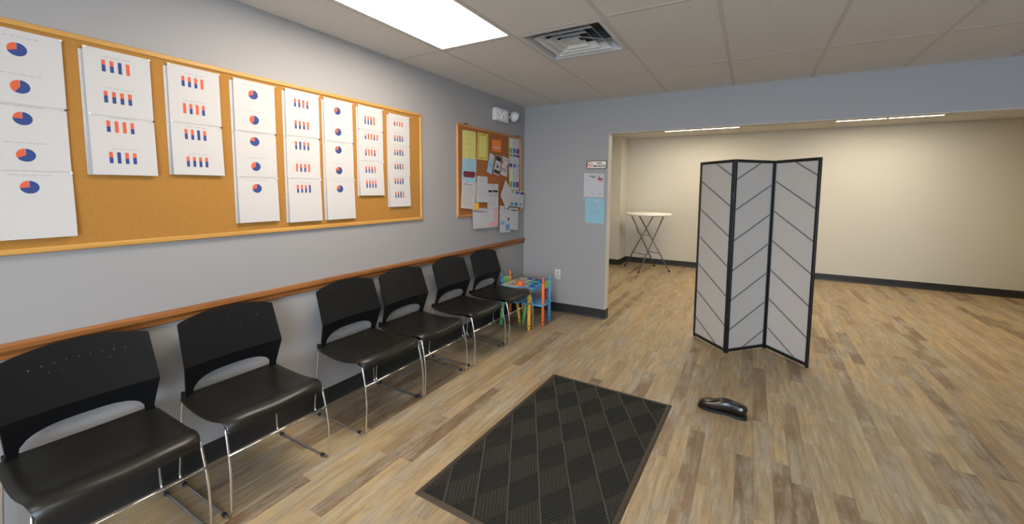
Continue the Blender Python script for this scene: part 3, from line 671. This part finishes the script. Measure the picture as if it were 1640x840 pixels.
# ------------------------------------------------------------------ waiting-room chairs (local: faces +x, wall at x=0)
def chair_parts():
    out = {}
    # backrest shell with an arched opening and punched holes
    pit = .018; hw_ = .0036
    hole_c = {0: list(range(-8, 9, 2)), 1: list(range(-5, 6, 2)), 2: [-2, 0, 2], 3: [0]}
    cols = set()
    for k in range(-8, 9): cols |= {round(k*pit-hw_, 5), round(k*pit+hw_, 5)}
    W0 = .232
    for s_ in (-1, 1):
        for x in (W0, W0-.006, W0-.015, W0-.030, W0-.038, .175, .160): cols.add(round(s_*x, 5))
    cols = sorted(cols); ts = [0, .06]
    rows_t = {0: .70, 1: .57, 2: .44, 3: .31}; dh = .013
    for r in rows_t.values(): ts += [r-dh, r+dh]
    ts += [.16, .22, .80, .88, .94, .98, 1.0]; ts = sorted(set(round(t, 4) for t in ts))
    ztop = lambda s: .820+.032*(1-abs(s)**2.3)-.004*max(0, (abs(s)-.95)/.05)**2
    zc = .612
    def wid(z):   # width scale by height
        if z > zc: return 1-.035*((z-zc)/.2)
        return 1-.07*((zc-z)/.16)
    def xx(z, s):
        if z >= zc: base_ = .118-.080*((z-zc)/.235)
        else: base_ = .118-.050*((zc-z)/.16)
        return base_+.022*(s*s)-.016*(1 if z >= zc else 0)*0
    def zlow(s):
        a = abs(s)/.865
        if a >= 1: return .452
        return .462+.085*(1-a**3.2)**.5
    nc_ = len(cols); low_t = [0, .25, .5, .75]
    V = []; idx = {}
    def P(c, z, s): return Vector((xx(z, s), c*wid(z), z))
    grid = []
    for t in low_t: grid.append([P(c, zlow(c/W0)+(zc-zlow(c/W0))*t, c/W0) for c in cols])
    for t in ts: grid.append([P(c, zc+(ztop(c/W0)-zc)*t, c/W0) for c in cols])
    m = MB(); vs = [p for row in grid for p in row]; fs = []
    hr = {}
    for r, t in rows_t.items():
        a, b = round(t-dh, 4), round(t+dh, 4); hr[len(low_t)+ts.index(a)] = r
    for i in range(len(grid)-1):
        for j in range(nc_-1):
            if i in hr:
                mid = (cols[j]+cols[j+1])/2; k = round(mid/pit)
                if abs(mid-k*pit) < .001 and k in hole_c[hr[i]]: continue
            fs.append((i*nc_+j, i*nc_+j+1, (i+1)*nc_+j+1, (i+1)*nc_+j))
    bm = bmesh.new(); bv = [bm.verts.new(v) for v in vs]
    for f in fs: bm.faces.new([bv[k] for k in f])
    bmesh.ops.remove_doubles(bm, verts=bm.verts, dist=.00005); bmesh.ops.recalc_face_normals(bm, faces=bm.faces)
    me = bpy.data.meshes.new('backrest'); bmesh.ops.solidify(bm, geom=bm.faces[:], thickness=.011); bmesh.ops.recalc_face_normals(bm, faces=bm.faces)
    bm.to_mesh(me); bm.free(); me.materials.append(SHELL); me.polygons.foreach_set('use_smooth', [True]*len(me.polygons)); me.set_sharp_from_angle(angle=math.radians(17)); out['backrest'] = me
    # seat
    prof = [(.062, .458), (.085, .452), (.12, .446), (.18, .440), (.26, .436), (.34, .437), (.40, .443), (.44, .450), (.472, .452), (.498, .448), (.516, .438), (.527, .425), (.530, .408), (.529, .396)]
    us = [-1, -.985, -.95, -.88, -.75, -.55, -.3, 0, .3, .55, .75, .88, .95, .985, 1]
    bm = bmesh.new(); g = []
    for k, (x, z) in enumerate(prof):
        f = k/(len(prof)-1); row = []
        w = .232+.016*math.sin(math.pi*min(1, x/.55))-(.010 if k == 0 else 0)
        for u in us:
            au = abs(u); fr = max(0, (x-.30)/.24)
            px_ = x-.022*fr*au**5; zz = z-.010*max(0, (au-.88)/.12)**2-.006*(1-u*u)*(1-fr)*math.sin(math.pi*min(1, x/.4))+.007*fr*math.exp(-((au-.55)/.3)**2)
            cw = w-(.014*max(0, (x-.50)/.04)**2 if x > .50 else 0)
            row.append(bm.verts.new((px_, u*cw, zz)))
        g.append(row)
    for i in range(len(g)-1):
        for j in range(len(us)-1): bm.faces.new((g[i][j], g[i+1][j], g[i+1][j+1], g[i][j+1]))
    bmesh.ops.recalc_face_normals(bm, faces=bm.faces)
    if sum(f.normal.z for f in bm.faces) < 0: bmesh.ops.reverse_faces(bm, faces=bm.faces)
    top = [f for f in bm.faces]
    bmesh.ops.solidify(bm, geom=bm.faces[:], thickness=.016)
    bmesh.ops.recalc_face_normals(bm, faces=bm.faces); me = bpy.data.meshes.new('seat'); bm.to_mesh(me); bm.free(); me.materials.append(VIN_SEAT)
    me.polygons.foreach_set('use_smooth', [True]*len(me.polygons)); me.set_sharp_from_angle(angle=math.radians(50)); out['seat'] = me
    # underside pan
    out['seat_pan'] = MB().cbox(.08, .49, -.20, .20, .405, .4215, .006).mesh('seat_pan', SHELL)
    # chrome sled frame of each side
    for s_ in (-1, 1):
        y = s_*.238; yo = s_*.243
        pts = fillet([(.10, s_*.215, .425), (.060, s_*.225, .428), (.028, yo, .006+.0015), (.528, yo, .0075), (.538, y, .24), (.496, s_*.232, .418), (.42, s_*.20, .405)], [.04, .05, .035, .12, .02], 6)
        out['side_frame%d' % s_] = MB().tube(pts, .0056, 8).mesh('side_frame', CHROME)
    out['cross_bar'] = MB().tube([(.526, -.240, .305), (.526, .240, .305)], .0052, 8).mesh('cross_bar', CHROME)
    out['under_bar'] = MB().tube([(.470, -.225, .400), (.470, .225, .400)], .0045, 8).mesh('under_bar', CHROME)
    out['rear_bar'] = MB().tube([(.12, -.215, .4), (.12, .215, .4)], .0045, 8).mesh('rear_bar', CHROME)
    out['bracket'] = MB().cbox(-.014, .028, -.008, .008, -.016, .020, .003).mesh('bracket', SHELL)
    out['glide'] = MB().cbox(-.013, .013, -.0085, .0085, .0005, .0165, .003).mesh('glide', GLIDE)
    return out
CP = chair_parts()
def make_chair(loc, rz, label):
    t = empty('waiting_chair', loc, rz, label, 'chair', 'black waiting room chairs along the left wall')
    link('seat', CP['seat'], t); link('seat_pan', CP['seat_pan'], t)
    b = link('backrest', CP['backrest'], t)
    for s_ in (-1, 1):
        f = link('side_frame', CP['side_frame%d' % s_], t)
        link('bracket', CP['bracket'], b, (.062, s_*.216, .448))
        for x in (.085, .470): link('glide', CP['glide'], f, (x, s_*.243, 0))
    for n_ in ('cross_bar', 'under_bar', 'rear_bar'): link(n_, CP[n_], t)
    return t
chairs = [(-1.005, 'black chair nearest the room corner, in front of the crayon table'),
          (-1.560, 'black chair second from the corner, left of the one by the crayon table'),
          (-2.150, 'black chair third from the corner, left of the wider gap in the row'),
          (-2.655, 'black chair fourth from the corner, under the right part of the yellow board'),
          (-3.385, 'black chair fifth from the corner, past the gap beside the fourth'),
          (-3.945, 'black chair closest to the viewer at the left end of the row')]
c0 = make_chair((.012, chairs[0][0], 0), 0, chairs[0][1])
for k, (y, lab) in enumerate(chairs[1:]):
    c = copy_tree(c0); c.location = (.012, y, 0); c['label'] = lab

# ------------------------------------------------------------------ entrance mat
MAT_O = (1.1680, -1.5730); MW, ML = .914, 1.524; MR = math.radians(-1.6)
mt = empty('door_mat', (*MAT_O, 0), MR, 'black ribbed entrance mat with dark brown rubber edge on the plank floor', 'mat')
RUB = mat('mat_rubber_edge', (.040, .027, .016), .6); FEL = mat('mat_felt', (.017, .016, .012), .95, noise=(60, .3)); RIBM = mat('mat_rib', (.010, .0095, .007), .95, noise=(90, .4)); RIBL = mat('mat_rib_pale', (.022, .0195, .013), .95, noise=(90, .4))
m = MB(); o_, i_ = 0, .030
pr = [(0, .0005), (.012, .006), (.028, .0075), (.030, .004), (.030, .0005)]
c4 = [(0, 0, 1, -1), (MW, 0, -1, -1), (MW, -ML, -1, 1), (0, -ML, 1, 1)]
vs = [Vector((x+sx*a, y+sy*a, b)) for x, y, sx, sy in c4 for a, b in pr]; n = len(pr)
m.add(vs, [((i*n+k), (i*n+(k+1) % n), (((i+1) % 4)*n+(k+1) % n), (((i+1) % 4)*n+k)) for i in range(4) for k in range(n)]); m.build('rubber_edge', RUB, mt)
MB().box(.0302, MW-.0302, -ML+.0302, -.0302, .0005, .0030).build('felt_base', FEL, mt)
def clip(p, q, x0, x1, y0, y1):
    t0, t1 = 0, 1; dx, dy = q[0]-p[0], q[1]-p[1]
    for pp, qq in ((-dx, p[0]-x0), (dx, x1-p[0]), (-dy, p[1]-y0), (dy, y1-p[1])):
        if abs(pp) < 1e-12:
            if qq < 0: return None
        else:
            r = qq/pp
            if pp < 0: t0 = max(t0, r)
            else: t1 = min(t1, r)
    if t0 >= t1-.02: return None
    return (p[0]+dx*t0, p[1]+dy*t0), (p[0]+dx*t1, p[1]+dy*t1)
cell = 1.0; LA, LB = (.089, -.151), (.089, .151)
def rot(u, v): return (.182+u*LA[0]+v*LB[0], -.327+u*LA[1]+v*LB[1])
bx = (.031, MW-.031, -ML+.031, -.031)
for i in range(-8, 14):
    for j in range(-12, 12):
        even = (i+j) % 2 == 1; m = MB(); k = 0; nr = 9
        for r in range(nr):
            f = (r+.5)/nr*cell; e0, e1 = .03, .97
            a, b = ((i*cell+e0, j*cell+f), (i*cell+e1, j*cell+f)) if even else ((i*cell+f, j*cell+e0), (i*cell+f, j*cell+e1))
            seg = clip(rot(*a), rot(*b), *bx)
            if not seg: continue
            (xa, ya), (xb, yb) = seg; L_ = math.hypot(xb-xa, yb-ya)
            if L_ < .006: continue
            nx, ny = -(yb-ya)/L_, (xb-xa)/L_; w1, w2 = .0052, .0028
            vs = [(xa+nx*w1, ya+ny*w1, .003), (xb+nx*w1, yb+ny*w1, .003), (xb-nx*w1, yb-ny*w1, .003), (xa-nx*w1, ya-ny*w1, .003), (xa+nx*w2, ya+ny*w2, .0072), (xb+nx*w2, yb+ny*w2, .0072), (xb-nx*w2, yb-ny*w2, .0072), (xa-nx*w2, ya-ny*w2, .0072)]
            m.add(vs, [(4,7,6,5), (0,1,5,4), (1,2,6,5), (2,3,7,6), (3,0,4,7)], 0); k += 1
        if k: m.build('ribbed_square', [RIBL if even else RIBM], mt)
# thin pale seams between the squares, along one diagonal
m = MB()
for j in range(-12, 12):
    for a, b in (((-10, j), (16, j)),):
        seg = clip(rot(*a), rot(*b), *bx)
        if seg:
            (xa, ya), (xb, yb) = seg; L_ = math.hypot(xb-xa, yb-ya); nx, ny = -(yb-ya)/L_*.0016, (xb-xa)/L_*.0016
            m.add([(xa+nx, ya+ny, .003), (xb+nx, yb+ny, .003), (xb-nx, yb-ny, .003), (xa-nx, ya-ny, .003), (xa+nx, ya+ny, .005), (xb+nx, yb+ny, .005), (xb-nx, yb-ny, .005), (xa-nx, ya-ny, .005)], [(4,7,6,5), (0,1,5,4), (1,2,6,5), (2,3,7,6), (3,0,4,7)])
m.build('seam', mat('mat_seam', (.10, .09, .07), .9), mt)

# ------------------------------------------------------------------ folding bar-height table in the room behind
BT = (.815, 3.345); TZ = 1.062
bt = empty('bar_table', (*BT, 0), 0, 'tall round folding table with white top and crossed grey steel legs in the cream room', 'table')
TW = mat('table_top_white', (.86, .84, .80), .35); STEEL = mat('grey_steel', (.20, .19, .18), .35, metal=.6)
MB().lathe([(.395, TZ-.040), (.412, TZ-.038), (.420, TZ-.026), (.420, TZ-.010), (.412, TZ-.002), (.40, TZ)], 48).build('table_top', TW, bt)
feet = dict(A=(.400, 3.360), B=(.779, 2.860), C=(.899, 3.650), D=(1.247, 3.235))
tops = dict(A=(1.030, 3.14), B=(1.130, 3.22), C=(.50, 3.22), D=(.60, 3.55))
tops = dict(C=(.540, 3.190), D=(.600, 3.500), A=(.965, 3.040), B=(1.10, 3.320))
def L3(d, z): return Vector((d[0]-BT[0], d[1]-BT[1], z))
pt = {}
for k in 'ABCD':
    a, b = L3(feet[k], .012), L3(tops[k], TZ-.045); pt[k] = (a, b)
    lg = MB().tube([a, b], .0115, 10).build('leg', STEEL, bt)
    MB().lathe([(.014, .0), (.0155, .006), (.0145, .030), (.0118, .034)], 12, 0, Matrix.Translation(Vector((a.x, a.y, 0)))).build('foot_cap', GLIDE, lg)
lerp = lambda k, t: pt[k][0].lerp(pt[k][1], t)
MB().tube([lerp('C', .30), lerp('D', .30)], .007, 8).build('stretcher', STEEL, bt)
MB().tube([lerp('A', .30), lerp('B', .30)], .007, 8).build('stretcher', STEEL, bt)
MB().tube([pt['C'][1], pt['D'][1]], .009, 8).build('top_rail', STEEL, bt); MB().tube([pt['A'][1], pt['B'][1]], .009, 8).build('top_rail', STEEL, bt)
q0, q1 = lerp('C', .80), lerp('D', .62)
MB().tube(fillet([q0, q0+Vector((.02, .0, -.14)), q1+Vector((-.05, 0, .0)), q1], .05), .006, 8).build('locking_brace', STEEL, bt)

# ------------------------------------------------------------------ folding screen
SCR = mat('screen_sheet', (.50, .465, .43), .6, spec=.3); FR = mat('screen_frame_black', (.008, .008, .009), .4); MUN = mat('screen_bar', (.17, .155, .145), .55)
P0 = Vector((2.040, -.050)); d1 = Vector((.678, -.735)); d2 = Vector((.678, .735)); PWD, PHT = .46, 1.770
fs_ = empty('folding_screen', (P0.x, P0.y, 0), 0, 'folding screen of pale panels in black frames with slanted bars, right of the opening', 'screen')
pos = Vector((0, 0)); 
for k in range(3):
    d = (d1, d2, d1)[k]; nn = Vector((-d.y, d.x))
    T = Matrix(((d.x, nn.x, 0, pos.x), (d.y, nn.y, 0, pos.y), (0, 0, 1, 0), (0, 0, 0, 1))); t_ = .009; st = .024; z0, z1 = .012, PHT
    m = MB(); m.cbox(.001, st, -t_, t_, z0, z1, .0015, 0, T).cbox(PWD-st, PWD-.001, -t_, t_, z0, z1, .0015, 0, T).cbox(st, PWD-st, -t_, t_, z0, z0+.028, .0015, 0, T).cbox(st, PWD-st, -t_, t_, z1-.026, z1, .0015, 0, T)
    for x in (.003, PWD-.021): m.box(x, x+.018, -.007, .007, 0.0005, z0+.001, 0, T)
    pn = m.build('panel_frame', FR, fs_)
    MB().box(st-.002, PWD-st+.002, -.0012, .0012, z0+.026, z1-.024, 0, T).build('sheet', SCR, pn)
    x0, x1 = st, PWD-st; sl = -.567 if k != 1 else .567; zb, zt = z0+.028, z1-.026
    q = -3
    for q in range(-4, 10):
        zc_ = (.207+.2745*q) if sl < 0 else (.207+.2745*q+sl*(-PWD))
        pts = [(x0, zc_+sl*(x0-.03)), (x1, zc_+sl*(x1-.03))]
        sg_ = clip(pts[0], pts[1], x0, x1, zb, zt)
        if not sg_: continue
        (xa, za), (xb, zb_) = sg_; L_ = math.hypot(xb-xa, zb_-za)
        if L_ < .03: continue
        ux, uz = (xb-xa)/L_*.0055, (zb_-za)/L_*.0055
        m = MB(); quad = [(xa-uz, za+ux), (xb-uz, zb_+ux), (xb+uz, zb_-ux), (xa+uz, za-ux)]
        vs = [T @ Vector((x, y, z)) for y in (-.0055, .0055) for x, z in quad]
        m.add(vs, [(0,1,2,3), (7,6,5,4), (0,4,5,1), (1,5,6,2), (2,6,7,3), (3,7,4,0)]); m.build('slanted_bar', MUN, pn)
    for z in (1.519, .444, .294) if k == 0 else (1.45, .35):
        e = pos
        MB().lathe([(.006, z-.022), (.0065, z-.018), (.0065, z+.018), (.006, z+.022)], 8, 0, Matrix.Translation((e.x, e.y, 0))).build('hinge', FR, pn)
    pos = pos+d*PWD

# ------------------------------------------------------------------ crayon table and two crayon chairs
def crayon_mat(n, c): return mat('crayon_'+n, c, .38, spec=.5)
CO, CB, CG, CY, CR, CBR = (crayon_mat('orange', (.82, .16, .03)), crayon_mat('blue', (.05, .33, .62)), crayon_mat('green', (.13, .50, .16)), crayon_mat('yellow', (.78, .42, .04)), crayon_mat('red', (.45, .04, .02)), crayon_mat('brown', (.50, .20, .06)))
CBT = crayon_mat('table_blue', (.10, .38, .68)); CGR = crayon_mat('rail_green', (.28, .58, .16)); RING = mat('crayon_band', (.02, .02, .03), .5)
def crayon(par, name, a, b, r, m_, tip, bands=True, lab=False):
    """a bottom, b top of the straight part"""
    a, b = Vector(a), Vector(b); d = (b-a); L_ = d.length; T = d.normalized().to_track_quat('Z', 'Y').to_matrix().to_4x4(); T.translation = a
    pr = [(r*.78, 0), (r*.8, .022), (r, .026), (r, L_)]
    if tip: pr += [(r*.86, L_+.003), (r*.80, L_+.006), (r*.46, L_+.042), (r*.38, L_+.046)]
    o = MB().lathe(pr, 14, 0, T).build(name, m_, par)
    def band(z): return MB().lathe([(r*1.02, z), (r*1.03, z+.001), (r*1.03, z+.006), (r*1.02, z+.007)], 14, 0, T).build('band', RING, o)
    band(.044)
    if tip: band(L_-.012)
    if lab:
        m = MB(); n = 9
        for k in range(n):
            z = L_-.20+k*.016; w = (.55, .3, .5, .25, .55, .4, .3, .5, .35)[k]
            for a0 in (lab,):
                vs = []
                for zz in (z, z+.010):
                    for q in range(4): aa = a0+(q/3-.5)*1.1*w*1.6; vs.append(T @ Vector((r*1.02*math.cos(aa), r*1.02*math.sin(aa), zz)))
                m.add(vs, [(q, q+1, 5+q, 4+q) for q in range(3)])
        m.build('lettering', RING, o, fix=False)
    return o
# table
KT = (.300, -.500); tz = .432
kt = empty('crayon_table', (*KT, 0), 0, "child's blue table with colourful play top on crayon shaped legs in the corner", 'table')
tx0, tx1, ty0, ty1 = .105-KT[0], .500-KT[0], -.740-KT[1], -.245-KT[1]
MB().cbox(tx0, tx1, ty0, ty1, tz-.016, tz, .004).build('table_top', CBT, kt)
ap = MB(); e = .02
ap.box(tx0+e, tx1-e, ty0+e, ty0+e+.012, tz-.05, tz-.016).box(tx0+e, tx1-e, ty1-e-.012, ty1-e, tz-.05, tz-.016).box(tx0+e, tx0+e+.012, ty0+e+.012, ty1-e-.012, tz-.05, tz-.016).box(tx1-e-.012, tx1-e, ty0+e+.012, ty1-e-.012, tz-.05, tz-.016); ap.build('apron', CBT, kt)
for (bx_, by_, x_, y_, m_) in ((.143, -.755, .150, -.700, CG), (.508, -.785, .462, -.700, CY), (.120, -.215, .150, -.290, CY), (.482, -.235, .462, -.290, CR)):
    crayon(kt, 'leg', (bx_-KT[0], by_-KT[1], 0), (x_-KT[0], y_-KT[1], tz-.017), .0195, m_, False)
# printed play surface: pale map half and blue track half
pm = MB(); PRT = [mat('play_cream', (.62, .55, .42), .5), mat('play_blue', (.10, .32, .62), .5), mat('play_red', (.40, .05, .04), .5), mat('play_navy', (.02, .07, .30), .5), mat('play_green', (.10, .40, .22), .5), mat('play_tan', (.62, .40, .18), .5)]
zt = tz+.0004
pm.add([(tx0+.01, ty0+.01, zt), (.02, ty0+.01, zt), (.02, ty1-.01, zt), (tx0+.01, ty1-.01, zt)], [(0,1,2,3)], 0)
pm.add([(.02, ty0+.01, zt), (tx1-.01, ty0+.01, zt), (tx1-.01, ty1-.01, zt), (.02, ty1-.01, zt)], [(0,1,2,3)], 1)
rr = random.Random(5)
for k in range(26):
    x, y = rr.uniform(tx0+.03, .0), rr.uniform(ty0+.03, ty1-.03); r = rr.uniform(.012, .026); c = rr.choice([2, 4, 5, 2, 3]); n = rr.choice([5, 6, 9]); a0 = rr.random()*6
    pm.add([(x+r*math.cos(a0+6.2832*q/n), y+r*math.sin(a0+6.2832*q/n), zt+.0003+.00004*k) for q in range(n)], [tuple(range(n))], c)
pm.build('play_surface', PRT, kt, fix=False)
for x, y, r, c in ((.055, .19, .036, 3), (.125, .19, .034, 3), (.165, .10, .030, 3), (.075, .09, .036, 4), (.130, .00, .034, 3), (.060, -.02, .028, 4), (.155, -.12, .036, 3), (.09, -.12, .026, 5), (-.04, .19, .036, 3)):
    MB().lathe([(r, tz), (r, tz+.005), (r-.003, tz+.007), (r-.011, tz+.007), (r-.013, tz+.003)], 8).build('block_ring', PRT[c], kt, fix=True).location = (x, y, 0)
# chairs
def kid_chair(name, cx, cy, rz, label, mats_, dz=.54):
    """local: back posts at x=0, seat toward -x"""
    t = empty(name, (cx, cy, 0), rz, label, 'chair', 'small crayon chairs at the play table')
    cA, cBm, cF1, cF2 = mats_
    hw = .0925
    crayon(t, 'post', (0, -hw, 0), (.0, -hw, dz-.046), .0155, cA, True, lab=-1.0)
    crayon(t, 'post', (0, hw, 0), (.0, hw, dz-.046), .0155, cBm, True, lab=-1.0)
    MB().cbox(-.240, .022, -hw-.040, hw+.040, .226, .242, .004).build('seat', CBT, t)
    m = MB(); pr = [(-.005, -hw+.012), (.005, -hw+.012), (.005, hw-.012), (-.005, hw-.012)]
    m.prism([(y, z) for y, z in [(-hw+.010, .408), (hw-.010, .408), (hw-.010, .475), (.02, .492), (-.02, .492), (-hw+.010, .475)]], -.006, .006, 0, Matrix(((0, 0, 1, 0), (1, 0, 0, 0), (0, 1, 0, 0), (0, 0, 0, 1)))); m.build('back_rail', CGR, t)
    crayon(t, 'leg', (-.238, -hw, 0), (-.205, -hw, .2265), .0155, cF1, False)
    crayon(t, 'leg', (-.238, hw, 0), (-.205, hw, .2265), .0155, cF2, False)
    return t
kid_chair('crayon_chair', .572, -.503, math.radians(3), "child's crayon chair with tall orange and blue posts, right of the play table", (CO, CB, CG, CBR))
kid_chair('crayon_chair', .062, -.520, math.radians(180), "child's crayon chair with its back to the wall, left of the play table", (CR if False else CO, CB, CBR, CY))

# orange nut-shaped toy on the table
tg = MB(); hx = lambda r: [(r*math.cos(math.pi/3*k+.3), r*math.sin(math.pi/3*k+.3)) for k in range(6)]
ty = empty('toy_block', (.318, -.640, tz+.0008), 0, 'orange hexagonal toy block standing on the crayon table', 'toy')
def hexring(r0, r1, z0, z1, ro=0):
    m = MB(); n = 6; vs = [Vector((r*math.cos(math.pi/3*k+ro), r*math.sin(math.pi/3*k+ro), z)) for r, z in ((r0, z0), (r0, z1), (r1, z1), (r1, z0)) for k in range(n)]
    return m.add(vs, [(i*n+k, i*n+(k+1) % n, ((i+1) % 4)*n+(k+1) % n, ((i+1) % 4)*n+k) for i in range(4) for k in range(n)])
hexring(.044, .024, 0, .022, .2).build('lower_ring', CO, ty); hexring(.040, .020, .0225, .050, .45).build('upper_ring', CO, ty)

# ------------------------------------------------------------------ black shoe near the right
LEA = mat('shoe_leather', (.012, .008, .007), .22, spec=.6); SOLE = mat('shoe_sole', (.008, .008, .008), .6)
sh = empty('shoe', (2.243, -1.500, 0), math.radians(-8), 'polished black leather shoe on the floor, toe towards the mat', 'shoe')
sec = [(0.000, .012, .016, .034), (.012, .030, .014, .050), (.035, .042, .014, .060), (.07, .048, .014, .066), (.11, .047, .015, .078), (.15, .040, .018, .096), (.185, .036, .022, .104), (.22, .035, .026, .098), (.255, .034, .028, .094), (.28, .026, .028, .090), (.292, .010, .030, .084)]
bm = bmesh.new(); rings = []
for x, w, zb, zt_ in sec:
    row = []
    for k in range(16):
        a = 2*math.pi*k/16; c, s_ = math.cos(a), math.sin(a); e = .62
        yy = w*math.copysign(abs(c)**e, c); zz = (zb+zt_)/2+(zt_-zb)/2*math.copysign(abs(s_)**.8, s_)
        if x > .15 and s_ > 0: yy *= 1-.32*s_
        row.append(bm.verts.new((x, yy+.006*math.sin(x*10), zz)))
    rings.append(row)
for i in range(len(rings)-1):
    for k in range(16): bm.faces.new((rings[i][k], rings[i][(k+1) % 16], rings[i+1][(k+1) % 16], rings[i+1][k]))
bm.faces.new(rings[0]); bm.faces.new(rings[-1])
# opening for the foot: push a pocket into the top
for r in rings[6:10]:
    for k in (4,): r[k].co.z -= .045
    for k in (3, 5): r[k].co.z -= .012
bmesh.ops.recalc_face_normals(bm, faces=bm.faces); bmesh.ops.subdivide_edges(bm, edges=bm.edges[:], cuts=1, smooth=.6, use_grid_fill=True)
me = bpy.data.meshes.new('upper'); bm.to_mesh(me); bm.free(); me.materials.append(LEA); me.polygons.foreach_set('use_smooth', [True]*len(me.polygons)); link('upper', me, sh)
out_ = [(x-.004 if i == 0 else x+(.004 if i == len(sec)-1 else 0), w+.003) for i, (x, w, _, _) in enumerate(sec)]
poly = [(x, -w+.006*math.sin(x*10)) for x, w in out_]+[(x, w+.006*math.sin(x*10)) for x, w in reversed(out_)]
MB().prism(poly, .006, .020).build('welt', SOLE, sh)
MB().prism([(x, y) for x, y in poly if x < .17], .0005, .0062).build('outsole', SOLE, sh)
hp = [(x, y) for x, y in poly if x > .20]; MB().prism(hp, .0005, .0062).build('heel', SOLE, sh)
